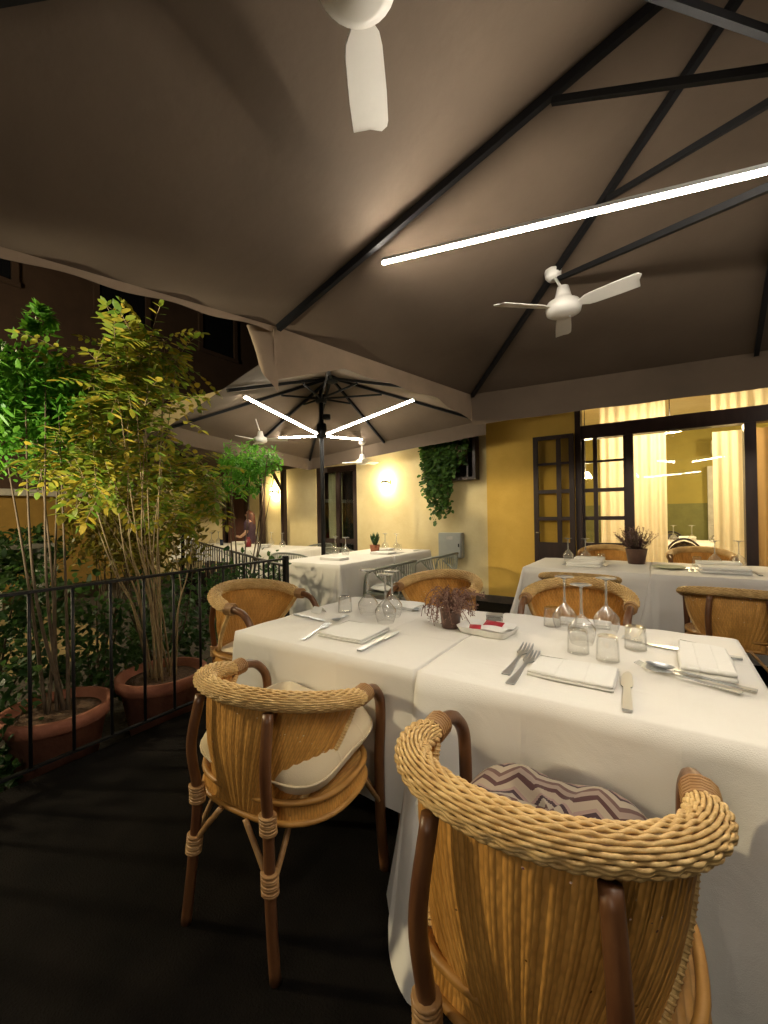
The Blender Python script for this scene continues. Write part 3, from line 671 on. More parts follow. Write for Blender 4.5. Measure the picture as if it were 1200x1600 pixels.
cut('fork', (.195, 1.60), (-.075, 1.71), 'serving fork of the raised pair leaning on the right napkin', z=.757)
cut('knife', (.245, 1.975), (-.06, 2.0), 'table knife passing under the right napkin', z=.7525)
cut('fork', (-.12, 2.26), (-.125, 2.02), 'left fork of the two seen through the right tumbler')
cut('fork', (-.08, 2.25), (-.085, 1.99), 'right fork of the two seen through the right tumbler')
cut('fork', (-1.32, 1.345), (-1.39, 1.60), 'fork left of the napkin on the dried flower table')
cut('spoon', (-1.43, 1.80), (-1.385, 1.64), 'small spoon between napkin and tumbler on the dried flower table', w=.8)
cut('knife', (-1.01, 1.345), (-1.02, 1.66), 'table knife right of the napkin on the dried flower table')
cut('knife', (-1.69, 1.665), (-1.45, 1.645), 'table knife near the railing end of the dried flower table')
cut('spoon', (-1.13, 2.24), (-1.15, 2.04), 'spoon beside the far napkin on the dried flower table', w=.8)
for x in (-.82, -.79): cut('fork', (x, 4.58), (x-.02, 4.86), 'fork of the crossed pair by the napkin before the door leaf', w=1)
cut('knife', (-.44, 4.58), (-.45, 4.86), 'knife right of the napkin before the door leaf', w=1)
for x in (.22, .26): cut('fork', (x, 4.5), (x, 4.78), 'fork of the pair by the napkin before the curtained window', w=1)
cut('knife', (.68, 4.48), (.67, 4.8), 'knife right of the napkin before the curtained window', w=1)
cut('knife', (-3.05, 4.85), (-3.05, 5.15), 'knife beside the succulent on the grey chair table', w=1)
cut('knife', (-3.02, 5.4), (-3.02, 5.66), 'knife at the wall end of the grey chair table', w=1)
# napkins
def napkin(pts, label, h=.02, open_edge=True):
    P = [Vector((x, y, 0)) for x, y in pts]; c = sum(P, Vector())/4; mb = MB(); layers = 2
    for L in range(layers):
        z0 = h*L/layers+.0006; z1 = h*(L+1)/layers-.0006; k = 1-.012*L
        def q(u, v, z): 
            p = (P[0].lerp(P[1], u)).lerp(P[3].lerp(P[2], u), v); return c+(p-c)*k+Vector((0, 0, z))
        n = 10
        top = lambda u, v: q(u, v, z1+(.0022*math.sin(u*5+L)*math.sin(v*4+1) if L == layers-1 else 0))
        mb.grid(top, n, n)
        ring = [(i/n, 0) for i in range(n)]+[(1, i/n) for i in range(n)]+[(1-i/n, 1) for i in range(n)]+[(0, 1-i/n) for i in range(n)]
        vs = []
        for t in range(5):
            a = -PI/2+PI*t/4; 
            for (u, v) in ring:
                p = q(u, v, (z0+z1)/2+math.sin(a)*(z1-z0)/2); d = (p-c); d.z = 0; vs.append(p+d.normalized()*math.cos(a)*(z1-z0)*.6)
        m_ = len(ring); mb.add(vs, [(t*m_+i, t*m_+(i+1) % m_, (t+1)*m_+(i+1) % m_, (t+1)*m_+i) for t in range(4) for i in range(m_)], True)
    o = mb.build('folded_napkin', 'napkin'); o.location = (0, 0, ZT); return tag(o, label, 'napkin', 'folded white napkins')
napkin([(-1.30, 1.43), (-1.06, 1.43), (-1.07, 1.66), (-1.31, 1.66)], 'square folded white napkin before the wine glasses on the dried flower table')
napkin([(-.375, 1.44), (-.125, 1.43), (-.125, 1.61), (-.375, 1.61)], 'oblong folded white napkin between forks and knife on the right table')
napkin([(.055, 1.70), (.195, 1.70), (.195, 1.98), (.06, 2.03)], 'folded white napkin standing thick over the knife, with spoon and fork against it', h=.035)
napkin([(-1.40, 2.06), (-1.17, 2.06), (-1.17, 2.22), (-1.40, 2.22)], 'folded white napkin at the far side of the dried flower table', h=.018)
napkin([(-.42, 2.18), (-.2, 2.18), (-.2, 2.27), (-.42, 2.27)], 'folded white napkin at the far side, behind the three wine glasses', h=.018)
napkin([(-.77, 4.5), (-.48, 4.5), (-.48, 4.72), (-.77, 4.72)], 'folded white napkin before the open door leaf', h=.05)
napkin([(-.77, 4.95), (-.5, 4.95), (-.5, 5.1), (-.77, 5.1)], 'folded white napkin at the far side of the heather pot table', h=.05)
napkin([(.3, 4.5), (.62, 4.5), (.62, 4.72), (.3, 4.72)], 'folded white napkin on the near side before the curtained window', h=.05)
napkin([(.3, 4.98), (.62, 4.98), (.62, 5.14), (.3, 5.14)], 'folded white napkin on the far side before the curtained window', h=.05)
napkin([(-3.5, 3.9), (-3.2, 3.9), (-3.2, 4.08), (-3.5, 4.08)], 'folded white napkin at the railing end of the grey chair table', h=.03)
napkin([(-3.35, 4.75), (-3.05, 4.75), (-3.05, 4.95), (-3.35, 4.95)], 'folded white napkin beside the succulent', h=.03)
napkin([(-3.7, 5.3), (-3.4, 5.3), (-3.4, 5.45), (-3.7, 5.45)], 'folded white napkin at the wall end of the grey chair table', h=.03)
# place card / small folded paper
tag(MB().add([(-1.66, 1.76, ZT), (-1.58, 1.755, ZT), (-1.585, 1.78, ZT+.03), (-1.655, 1.785, ZT+.03), (-1.66, 1.81, ZT), (-1.58, 1.805, ZT)], [(0, 1, 2, 3), (3, 2, 5, 4)]).build('place_card', 'napkin'), 'small blank tented card near the railing end of the dried flower table', 'card')
# sachet dish
dsh = empty('sachet_dish', (-.665, 1.865, ZT), R(-8), 'small rectangular white china dish holding red and white sachets', 'dish')
d = MB()
n = 40
def dish(u, v):
    a = u*2*PI; x, y = math.cos(a), math.sin(a); k = (abs(x)**8+abs(y)**8)**(-1/8)
    prof = [(0, .005), (.75, .005), (.82, .008), (.98, .028), (1.0, .03), (.99, .026), (.86, .0), (0, 0)]
    i = min(int(v*7), 6); t = v*7-i; r_, z = [prof[i][q]*(1-t)+prof[i+1][q]*t for q in (0, 1)]
    return Vector((x*k*.125*r_, y*k*.085*r_, z))
MB().grid(dish, 64, 28).build('dish_body', 'napkin', dsh)
def sachet(x, y, z, rz, tilt, m, label, a=.05, b=.026):
    o = MB().grid(lambda u, v: Vector(((u-.5)*2*a, (v-.5)*2*b, .008*math.sin(u*PI)*math.sin(v*PI))), 10, 8).grid(lambda u, v: Vector(((u-.5)*2*a, (.5-v)*2*b, -.006*math.sin(u*PI)*math.sin(v*PI))), 10, 8).build('sachet', m)
    o.location = (x, y, z); o.rotation_euler = (tilt, 0, rz); return tag(o, label, 'sachet', 'sachets in the white dish')
sachet(-.71, 1.83, ZT+.028, .3, .2, 'red', 'small red sachet at the left end of the white dish', .026, .022)
sachet(-.645, 1.895, ZT+.034, -.12, .35, 'red', 'long red sachet in the middle of the white dish', .045, .022)
sachet(-.635, 1.86, ZT+.024, -.15, .15, 'napkin', 'white sachet lying under the long red one', .06, .028)
sachet(-.60, 1.915, ZT+.03, -.1, .3, 'napkin', 'white sachet at the back right of the dish', .05, .024)
sp = empty('salt_dish', (-.70, 2.07, ZT), R(15), 'small square grey salt holder behind the white sachet dish', 'salt holder')
MB().box((-.04, -.03, 0), (.04, .03, .03), .005).build('holder_body', 'glass', sp); MB().box((-.034, -.024, .004), (.034, .024, .026), .004).build('salt_fill', 'saltgrey', sp); MB().box((-.042, -.032, .031), (.042, .032, .037), .003).build('lid', 'steel', sp)
# dried flower pot
dp = empty('dried_flower_pot', (-.845, 1.86, ZT), 0, 'small brown glass pot of drooping dried flowers on the near table', 'flower pot')
MB().lathe([(.0, 0), (.046, 0), (.05, .004), (.058, .095), (.06, .1), (.056, .1), (.05, .09), (.0, .088)], 28).build('pot', 'brownpot', dp)
fl = MB(); rr = random.Random(5)
for i in range(70):
    a = rr.uniform(0, 2*PI); o_ = rr.uniform(.03, .15)*(1.0 if rr.random() < .75 else 1.35); h = rr.uniform(.03, .13); dr = rr.uniform(-.03, .1)
    p = curve_pts([(0, 0, .085), (o_*.45*math.cos(a), o_*.45*math.sin(a), .09+h), (o_*.85*math.cos(a), o_*.85*math.sin(a), .09+h*.9-dr*.3), (o_*math.cos(a+.2), o_*math.sin(a+.2), .09+h*.6-dr)], 4)
    fl.tube(p, .0022, 4)
    for q in range(rr.randint(3, 8)):
        c = p[rr.randint(3, len(p)-1)]; s = rr.uniform(.007, .015); ax = Vector((rr.uniform(-1, 1), rr.uniform(-1, 1), rr.uniform(-1, 1))).normalized(); bx = ax.orthogonal().normalized(); cx_ = ax.cross(bx)
        for t in range(4):
            an = t*PI/2; d_ = (bx*math.cos(an)+cx_*math.sin(an)); fl.add([c, c+d_*s+ax*s*.5+cx_*s*.35, c+d_*s*1.6+ax*s*.2, c+d_*s-cx_*s*.2+ax*s*.7], [(0, 1, 2, 3)])
fl.build('dried_flowers', 'dried', dp); dp.scale = (.86,)*3
# heather pot
hp = empty('heather_pot', (-.2, 5.02, ZT), 0, 'brown pot of pink grey heather on the table before the window', 'flower pot')
MB().lathe([(0, 0), (.075, 0), (.1, .15), (.105, .155), (.095, .155), (.09, .14), (0, .138)], 24).build('pot', 'brownpot', hp)
fl = MB()
for i in range(90):
    a = rr.uniform(0, 2*PI); t = rr.uniform(0, 1); L = rr.uniform(.12, .26); d_ = Vector((math.cos(a)*t*1.1, math.sin(a)*t*1.1, 1)).normalized(); b = Vector((math.cos(a)*.05*t, math.sin(a)*.05*t, .13))
    fl.tube([b, b+d_*L*.5, b+d_*L+Vector((0, 0, -.02*t))], .003, 3)
    for q in range(10):
        c = b+d_*L*(.35+.65*q/9); s = .012; e = Vector((rr.uniform(-1, 1), rr.uniform(-1, 1), rr.uniform(-.2, 1))).normalized(); f_ = e.orthogonal().normalized(); fl.add([c, c+e*s+f_*s*.5, c+e*s*1.8, c+e*s-f_*s*.5], [(0, 1, 2, 3)])
fl.build('heather', 'heath', hp)
# succulent
su = empty('succulent_pot', (-3.48, 5.06, ZT), 0, 'small terracotta pot with an upright green succulent on the grey chair table', 'flower pot')
MB().lathe([(0, 0), (.06, 0), (.075, .1), (.078, .105), (.07, .105), (0, .095)], 20).build('pot', 'terra', su)
fl = MB()
for i in range(12):
    a = i*2.4; t = .25+.5*(i/12); d_ = Vector((math.cos(a)*t, math.sin(a)*t, 1)).normalized(); L = .2-.07*(i/12)
    fl.tube([Vector((0, 0, .09)), Vector((0, 0, .09))+d_*L*.4, Vector((0, 0, .09))+d_*L*.75, Vector((0, 0, .1))+d_*L], [.02, .03, .022, .002], 6, True, .4)
fl.build('leaves', 'succ', su)
tag(MB().lathe([(0, 0), (.03, 0), (.037, .11), (.034, .11), (.028, .008), (0, .008)], 18).build('blue_tumbler', 'blueglass', loc=(-7.05, 5.05, ZT)), 'dark blue tumbler on the long row in front of the woman', 'glass')
tag(MB().lathe([(0, 0), (.05, 0), (.06, .06), (.045, .13), (.03, .16), (.035, .18), (.028, .18), (0, .1)], 18).build('red_vase', 'redglass', loc=(-6.15, 4.95, ZT)), 'small dark red vase on the long row', 'vase')
tag(MB().lathe([(0, .004), (.07, .004), (.13, .02), (.135, .022), (.13, .016), (.07, 0), (0, 0)], 28).build('round_plate', 'sage', loc=(.07, 4.72, ZT)), 'pale green round plate between the two far table settings', 'plate')
for x, y, lb in ((-6.9, 5.3, 'stacked pale plates left of the red vase on the long row'), (-5.75, 4.95, 'white plates near the right end of the long row')):
    mb = MB()
    for q in range(4): mb.lathe([(0, .004+q*.012), (.08, .004+q*.012), (.13, .018+q*.012), (.13, .022+q*.012), (.08, .009+q*.012), (0, .009+q*.012)], 24)
    tag(mb.build('plate_stack', 'napkin', loc=(x, y, ZT)), lb, 'plates')

# ------------------------------------------------------------------ umbrellas
def umbrella(name, hub, rim, pole_base, label, coll_hi, coll_lo, val=None, sag=.05, hide_side=None, polez=None):
    hub = Vector(hub); rim = [Vector(p) for p in rim]; pb = Vector(pole_base)
    r = empty(name, tuple(pb), 0, label, 'umbrella', 'big brown square parasols'); L = lambda p: Vector(p)-pb
    MB().tube([L(pb), L((pb.x, pb.y, hub.z+.02))], .03, 14).build('pole', 'alu', r)
    MB().box((-.3, -.3, 0), (.3, .3, .05), .01).lathe([(.06, .05), (.05, .25), (.034, .26)], 14).build('base', 'alu', r)
    MB().lathe([(.035, -.1), (.09, -.09), (.1, -.03), (.09, .03), (.03, .05)], 16, L(hub)).build('hub', 'alu', r)
    c1 = Vector((pb.x, pb.y, coll_hi)); c2 = Vector((pb.x, pb.y, coll_lo))
    MB().lathe([(.032, -.06), (.075, -.055), (.085, 0), (.075, .05), (.032, .06)], 16, L(c1)).build('upper_collar', 'alu', r)
    cr = MB().lathe([(.032, -.11), (.065, -.1), (.075, 0), (.065, .09), (.032, .1)], 16, L(c2)).build('lower_collar', 'alu', r)
    MB().lathe([(.0, -.03), (.06, -.03), (.06, .03), (0, .03)], 14, L(c2+Vector((.09, 0, .18)))).build('crank', 'alu', r)
    for i, p in enumerate(rim):
        d = p-hub; dn = Vector((0, 0, -.032))
        MB().beam(L(hub+d*.02+dn), L(hub+d*.985+dn), .026, .034).build('rib', 'alu', r)
        s = .33; q = hub+d*s+Vector((0, 0, -.06)); c = c1
        MB().beam(L(c), L(q), .018, .024).build('strut', 'alu', r)
    mb = MB()
    for i in range(8):
        a, b = rim[i], rim[(i+1) % 8]
        def fn(u, v, a=a, b=b):
            e = a.lerp(b, u); k = v; p = hub.lerp(e, k); p.z -= sag*4*u*(1-u)*k*k*(1-k)*3; return L(p)
        mb.grid(fn, 12, 14)
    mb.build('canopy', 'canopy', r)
    if val: val(r, L, rim)
    return r
def valance_strip(r, L, pts, drops, m='canopy', out=None, n=40, wob=.012):
    """hanging strip along the polyline pts, with the drop interpolated between the points"""
    P = [Vector(p) for p in pts]; N = len(P)-1
    def fn(u, v):
        t = u*N; i = min(int(t), N-1); f = t-i; p = P[i].lerp(P[i+1], f); d = drops[i]*(1-f)+drops[i+1]*f
        t_ = (P[i+1]-P[i]).normalized(); nr = Vector((-t_.y, t_.x, 0))
        return L(p+Vector((0, 0, -d*v))+nr*(wob*math.sin(u*n*.8)*v+wob*.6*math.sin(u*31+2)*v))
    return MB().grid(fn, n*2, 6).build('valance', m, r)
A_ = (-1.78, 1.63, 2.36); B_ = (-1.42, 3.65, 2.38); MF = (.57, 3.78, 2.36); FRc = (2.5, 3.7, 2.34); MR = (2.62, 1.6, 2.32); NRc = (2.55, -.4, 2.2); MN = (.4, -.42, 2.2); NLc = (-2.05, -.35, 2.2)
def near_val(r, L, rim):
    A, B, C, D = Vector(A_), Vector(B_), Vector(MF), Vector(FRc)
    valance_strip(r, L, [A, A.lerp(B, .25), A.lerp(B, .5), A.lerp(B, .75), B], [.30, .12, .13, .13, .24], 'canopy_lit', n=30)
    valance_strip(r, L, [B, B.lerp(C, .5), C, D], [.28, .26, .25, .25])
    valance_strip(r, L, [Vector(NLc), A], [.04, .03], 'canopy_lit')
    # loose flap hanging at the rib end
    def fl(u, v):
        p = A+(Vector((-.10, -.10, .0)))*u*(1-.35*v); return L(p+Vector((.02*math.sin(u*5)*v, .025*math.sin(u*6+v*2), -.36*v*(1-.45*u)-.01)))
    MB().grid(fl, 14, 14).build('loose_flap', 'canopy_lit', r)
nu = umbrella('terrace_umbrella', (.43, 1.62, 3.1), [A_, B_, MF, FRc, MR, NRc, MN, NLc], (.43, 1.62, 0), 'large brown square parasol overhead covering the front tables', 2.5, 2.25, near_val)
MB().beam((.03, .04, 2.27), (-.90, 1.0, 2.66), .02, .026).build('fan_support', 'alu', nu)
NR2, NL2, FR2, FL2 = Vector((-2.1, 2.35, 2.72)), Vector((-5.05, 2.9, 2.44)), Vector((-1.95, 5.55, 2.56)), Vector((-5.3, 5.65, 2.32))
def mid(a, b, dz=0): m_ = (a+b)/2; m_.z += dz; return m_
rim2 = [mid(NL2, NR2), NR2, mid(NR2, FR2), FR2, mid(FR2, FL2, .02), FL2, mid(FL2, NL2), NL2]
def back_val(r, L, rim): valance_strip(r, L, [FR2, mid(FR2, FL2, .02), FL2, NL2], [.2, .2, .2, .2])
umbrella('terrace_umbrella', (-3.75, 4.45, 3.22), rim2, (-3.98, 4.5, 0), 'brown square parasol with four lit bars on a dark pole between the tables', 2.95, 2.5, back_val)
NR3, NL3, FR3, FL3 = Vector((-5.65, 2.9, 2.4)), Vector((-8.8, 3.1, 2.3)), Vector((-5.6, 5.75, 2.4)), Vector((-8.8, 5.75, 2.3))
rim3 = [mid(NL3, NR3), NR3, mid(NR3, FR3), FR3, mid(FR3, FL3), FL3, mid(FL3, NL3), NL3]
umbrella('terrace_umbrella', (-7.2, 4.35, 3.0), rim3, (-7.2, 4.35, 0), 'farthest brown square parasol over the long row of tables', 2.75, 2.4, lambda r, L, rim: valance_strip(r, L, [FR3, FL3, NL3, NR3, FR3], [.2]*5))
# light bars
def light_bar(a, b, label, wd=.011, m='bar', hw=1.0):
    a, b = Vector(a), Vector(b); c = (a+b)/2; r = empty('light_bar', tuple(c), 0, label, 'lamp', 'white LED light bars under the parasols')
    MB().beam(a-c+Vector((0, 0, .014)), b-c+Vector((0, 0, .014)), wd*hw, .014).build('housing', 'house', r)
    for t in (0, 1):
        e = (b-a)*(.5 if t else -.5); d1 = (b-a).normalized()*(.006 if t else -.006); MB().beam(e+Vector((0, 0, .006)), e+d1+Vector((0, 0, .006)), wd*1.5, .028).build('end_cap', 'house', r)
    MB().beam(a-c+Vector((0, 0, -.001)), b-c+Vector((0, 0, -.001)), wd, max(.011, wd*.6)).build('diffuser', m, r)
light_bar((.30, 1.625, 2.27), (-1.08, 1.68, 2.5), 'long bright white light bar crossing below the overhead parasol')
light_bar((.43, 1.47, 2.25), (.43, .15, 2.4), 'added light bar of the overhead parasol reaching back beside the camera, unseen', hw=1.8)  # added out of view for more light on the near chairs
light_bar((.58, 1.6, 2.25), (1.95, 1.6, 2.45), 'added light bar of the overhead parasol reaching right, out of view', hw=1.8)  # added out of view to balance the brightness
P2 = Vector((-3.98, 4.5, 2.42))
for (dx, dy, dz, s0, lb) in ((.12, -1.42, .22, .08, 'near left light bar of the back parasol, rising toward the hanging flap'), (1.55, -.1, .24, .07, 'near right light bar of the back parasol, rising steeply to the right'), (-1.15, .1, .12, .1, 'short far left light bar of the back parasol'), (-.02, 1.25, .12, .1, 'short far right light bar of the back parasol, near the wall')):
    d_ = Vector((dx, dy, dz)); light_bar(P2+d_*s0, P2+d_, lb, .026, 'bar2', 1.5)
#light_bar((-7.1, 4.35, 2.36), (-6.0, 4.4, 2.4), 'light bar of the farthest parasol pointing right', m='bar2'); light_bar((-7.2, 4.25, 2.36), (-7.2, 3.3, 2.4), 'light bar of the farthest parasol pointing toward the street', m='bar2')

umbrella('terrace_umbrella', (-.5, -2.75, 3.0), [(-2.4, -2.7, 2.3), (-2.4, -.75, 2.25), (-.5, -.75, 2.3), (1.5, -.75, 2.25), (1.5, -2.7, 2.3), (1.5, -4.7, 2.25), (-.5, -4.7, 2.3), (-2.4, -4.7, 2.25)], (-.5, -2.75, 0), 'unseen brown square parasol added behind the camera to carry light bars', 2.5, 2.25)  # unseen parasol, added only to hold the lights behind the camera
light_bar((-.5, -2.6, 2.28), (-.5, -1.2, 2.36), 'added light bar of the unseen parasol behind the camera, pointing to the front tables'); light_bar((-.35, -2.75, 2.28), (1.0, -2.75, 2.36), 'added light bar of the unseen parasol behind the camera, pointing right')  # both added out of view to light chair backs and cloth fronts
umbrella('terrace_umbrella', (2.9, 4.85, 3.05), [(1.4, 4.85, 2.55), (1.4, 5.8, 2.5), (2.9, 5.8, 2.55), (4.4, 5.8, 2.5), (4.4, 4.85, 2.55), (4.4, 3.9, 2.5), (2.9, 3.9, 2.55), (1.4, 3.9, 2.5)], (2.9, 4.85, 0), 'unseen brown square parasol added by the glazing to carry a light bar', 2.65, 2.4)  # unseen parasol, added to hold the light over the back tables
light_bar((2.75, 4.85, 2.36), (1.5, 4.85, 2.46), 'added light bar of the unseen parasol by the glazing')  # added out of view to brighten the back tables and yellow wall
# ------------------------------------------------------------------ ceiling fans
def fan(top, motor, angs, label, pitch=-16, Lb=.40, wb=.095):
    top, motor = Vector(top), Vector(motor); r = empty('ceiling_fan', tuple(motor), 0, label, 'fan', 'white ceiling fans'); L = lambda p: Vector(p)-motor
    MB().lathe([(.0, -.035), (.03, -.035), (.045, -.015), (.05, .02), (.04, .03), (0, .03)], 8, L(top)).build('ceiling_mount', 'white', r)
    MB().tube([L(top), (0, 0, .1)], .008, 8).build('downrod', 'white', r)
    MB().lathe([(0, .125), (.03, .12), (.042, .07), (.05, .05), (.085, .03), (.095, .0), (.09, -.025), (.06, -.04), (0, -.044)], 28).build('motor', 'white', r)
    for an in angs:
        a = R(an); d = Vector((math.cos(a), math.sin(a), 0)); p = Vector((-math.sin(a), math.cos(a), 0)); rot = Matrix.Rotation(R(pitch), 3, d); pp = rot @ p; nn = rot @ Vector((0, 0, 1))
        prof = [(.07, .02), (.1, .024), (.13, .04), (.16, .045), (Lb*.7, .05), (Lb*.93, .05), (Lb-.01, .046), (Lb, .03)]
        mb = MB(); vs = []; n = len(prof)
        for rr_, h in prof:
            q = h*wb/.1; e = .012*(rr_ > Lb*.9)
            for s in (-1, 1):
                for t in (-.0025, .0025): vs.append(d*(rr_+(-.035 if (rr_ >= Lb-.02 and s > 0) else 0))+pp*s*q+nn*t)
        fs = []
        for i in range(n-1):
            a0 = i*4; b0 = a0+4; fs += [(a0+1, a0+3, b0+3, b0+1), (a0, b0, b0+2, a0+2), (a0, a0+1, b0+1, b0), (a0+2, b0+2, b0+3, a0+3)]
        fs += [(0, 2, 3, 1), ((n-1)*4, (n-1)*4+1, (n-1)*4+3, (n-1)*4+2)]
        mb.add(vs, fs); mb.build('blade', 'white', r)
    MB().lathe([(0, -.006), (.004, -.004), (.005, 0), (0, .003)], 8, (.03, .02, -.042)).build('screw', 'steel', r)
    return r
fan((-.5, 2.63, 2.70), (-.43, 2.53, 2.44), (-15, 100, 222), 'white three blade ceiling fan hanging below the long light bar')
fan((-.78, .62, 2.62), (-.545, .755, 2.51), (120, 240, 0), 'white ceiling fan at the top edge of the picture, one blade pointing down', wb=.112)
fan((-4.7, 3.9, 2.75), (-4.62, 3.95, 2.36), (30, 150, 270), 'white ceiling fan under the back parasol beside the feathery leaves')
fan((-3.86, 5.3, 2.42), (-3.86, 5.3, 2.12), (200, 320, 80), 'small shaded fan at the far side of the back parasol', Lb=.34)

# ------------------------------------------------------------------ things on the wall
def sconce(x, z, label):
    r = empty('wall_lamp', (x, WY, z), 0, label, 'lamp', 'up and down wall lamps')
    MB().box((-.07, -.02, -.05), (.07, -.001, .05), .004).build('back_plate', 'brass', r)
    MB().lathe([(.0, -.025), (.06, -.025), (.06, .025), (.0, .025)], 20, (0, -.085, 0)).build('lamp_body', 'brass', r)
    MB().lathe([(0, .026), (.052, .026), (.05, .05), (.03, .075), (0, .085)], 18, (0, -.085, 0)).lathe([(0, -.085), (.03, -.075), (.05, -.05), (.052, -.026), (0, -.026)], 18, (0, -.085, 0)).build('bulb', 'gold', r)
sconce(-3.85, 1.84, 'lit wall lamp on the cream wall right of the side door'); sconce(-6.56, 1.79, 'lit wall lamp on the far cream wall between dark posts')
for x, lb in ((-6.24, 'slim dark post right of the far wall lamp'), (-6.87, 'slim dark post left of the far wall lamp')):
    r = empty('awning_post', (x, 5.9, 0), 0, lb, 'post', 'dark posts along the far wall')
    MB().box((-.045, -.045, 0), (.045, .045, 2.3), .006).build('shaft', 'wood', r); MB().box((-.08, -.08, 0), (.08, .08, .1), .01).build('foot', 'wood', r); MB().beam((0, 0, 1.75), (-.35, 0, 2.25), .05, .05).build('bracket', 'wood', r)
bx = empty('meter_box', (-2.665, WY, .81), 0, 'grey metal meter box on the cream wall below the ivy', 'box')
MB().box((-.19, -.12, -.19), (.19, -.001, .19), .008).build('cabinet', 'box', bx); dr = MB().box((-.175, -.128, -.175), (.175, -.119, .175), .004).build('door', 'box', bx); MB().box((-.05, -.131, .09), (.05, -.128, .14)).build('plate', 'stone', dr); MB().box((.14, -.135, -.02), (.155, -.128, .03)).build('latch', 'alu', dr)
ib = empty('wall_planter', (-2.64, WY, 2.15), 0, 'dark wooden box frame on the wall holding the ivy', 'planter')
MB().box((-.42, -.02, -.36), (.42, -.002, .4)).build('back_panel', 'wood', ib); MB().box((-.42, -.17, -.36), (-.38, -.02, .4)).box((.38, -.17, -.36), (.42, -.02, .4)).box((-.38, -.17, -.36), (.38, -.02, -.32)).box((.28, -.165, -.32), (.31, -.02, .4)).build('frame', 'wood', ib)
def leaf(mb, c, d, up, L, wd, fold=.25):
    d = d.normalized(); s = d.cross(up)
    if s.length < 1e-4: s = d.orthogonal()
    s.normalize(); n = s.cross(d)
    mb.add([c, c+d*L*.3+s*wd*.5+n*fold*wd*.5, c+d*L*.72+s*wd*.42+n*fold*wd*.4, c+d*L, c+d*L*.72-s*wd*.42+n*fold*wd*.4, c+d*L*.3-s*wd*.5+n*fold*wd*.5], [(0, 1, 2, 3, 4, 5)])
def rv(r, z=0): return Vector((r.uniform(-1, 1), r.uniform(-1, 1), r.uniform(-1, 1)+z)).normalized()
iv = empty('hanging_ivy', (-2.78, WY-.12, 2.2), 0, 'dense green ivy trailing down the cream wall from the dark box', 'plant')
mb = MB(); vn = MB(); rr = random.Random(11)
for i in range(95):
    x0 = rr.uniform(-.33, .52) if i % 3 else rr.uniform(-.3, .3); z0 = rr.uniform(.05, .42); L = rr.uniform(.3, .6) if x0 > .3 else rr.uniform(.5, 1.14)
    if x0 > .3: L *= .55
    n = 9; taper = .55
    p = [Vector((x0*(1-taper*(k/n)*min(1, L/1.1))+.03*math.sin(k+i), -.02-.16*math.sin(min(1, k/3)*PI/2)*rr.uniform(.3, 1)+.06*(k/n), z0-L*k/n+(.06 if k == 1 else 0))) for k in range(n+1)]
    vn.tube(p, .003, 4)
    for q in range(int(L*38)):
        k = rr.randint(1, n); c = p[k].lerp(p[k-1], rr.random())+rv(rr)*.02; dd = Vector((rr.uniform(-.7, .7), rr.uniform(-1, -.1), rr.uniform(-1, .2)))
        leaf(mb, c, dd, Vector((0, -1, .6)), rr.uniform(.05, .085), rr.uniform(.04, .065))
mb.build('leaves', 'ivy', iv); vn.build('stems', 'stem', iv)

# ------------------------------------------------------------------ railing
fx = -2.58
ra = empty('iron_railing', (fx, 0, 0), 0, 'low black iron railing along the terrace edge before the potted plants', 'railing')
MB().box((-.018, -1.5, .94), (.018, 2.43, .955), .003).build('top_rail', 'black', ra); MB().box((-.014, -1.5, .08), (.014, 2.43, .092), .002).build('bottom_rail', 'black', ra)
y = -1.42
while y < 2.4: MB().tube([(0, y, .09), (0, y, .945)], .0085, 6).build('baluster', 'black', ra); y += .182
for y in (-1.5, 2.45): MB().box((-.02, y-.02, 0), (.02, y+.02, .97), .003).build('post', 'black', ra)
ra2 = empty('iron_railing', (-2.6, 2.45, 0), R(-24), 'farther stretch of black iron railing before the long table row', 'railing')
MB().box((-5.6, -.018, .88), (0, .018, .895), .003).build('top_rail', 'black', ra2); MB().box((-5.6, -.014, .08), (0, .014, .092), .002).build('bottom_rail', 'black', ra2)
x = -.12
while x > -5.6: MB().tube([(x, 0, .09), (x, 0, .885)], .0085, 6).build('baluster', 'black', ra2); x -= .15
# ------------------------------------------------------------------ plants
def pinnate(mb, st, c, d, up, L, npair, lw, rr, droop=.5):
    """compound leaf: a midrib with paired leaflets"""
    d = d.normalized(); p = c; seg = L/npair; pts = [c]
    for i in range(npair):
        d = (d+Vector((0, 0, -droop/npair))).normalized(); p = p+d*seg; pts.append(p)
        s = d.cross(up)
        if s.length < .1: s = d.orthogonal()
        s.normalize(); f = 1-.35*abs(i/npair-.45)
        for q in (-1, 1): leaf(mb, p, s*q+d*.35+Vector((0, 0, -.15+rr.uniform(-.2, .2))), up+rv(rr)*.3, lw*f*2.1, lw*f*.95, .2)
    leaf(mb, p, d, up, lw*2, lw)
    st.tube(pts, .0016, 3, False)
def terracotta(name, r, rad, h):
    MB().lathe([(0, 0), (rad*.68, 0), (rad*.9, h*.8), (rad*1.0, h*.82), (rad*1.02, h), (rad*.92, h), (rad*.88, h*.9), (rad*.6, h*.86), (0, h*.88)], 32).build('pot', 'terra', r)
    MB().lathe([(0, h*.91), (rad*.5, h*.9), (rad*.89, h*.885)], 24).build('soil', 'soil', r)
def in_ell(rr, c, rad):
    while True:
        v = Vector((rr.uniform(-1, 1), rr.uniform(-1, 1), rr.uniform(-1, 1)))
        if v.length < 1: return Vector((c[0]+v.x*rad[0], c[1]+v.y*rad[1], c[2]+v.z*rad[2]))
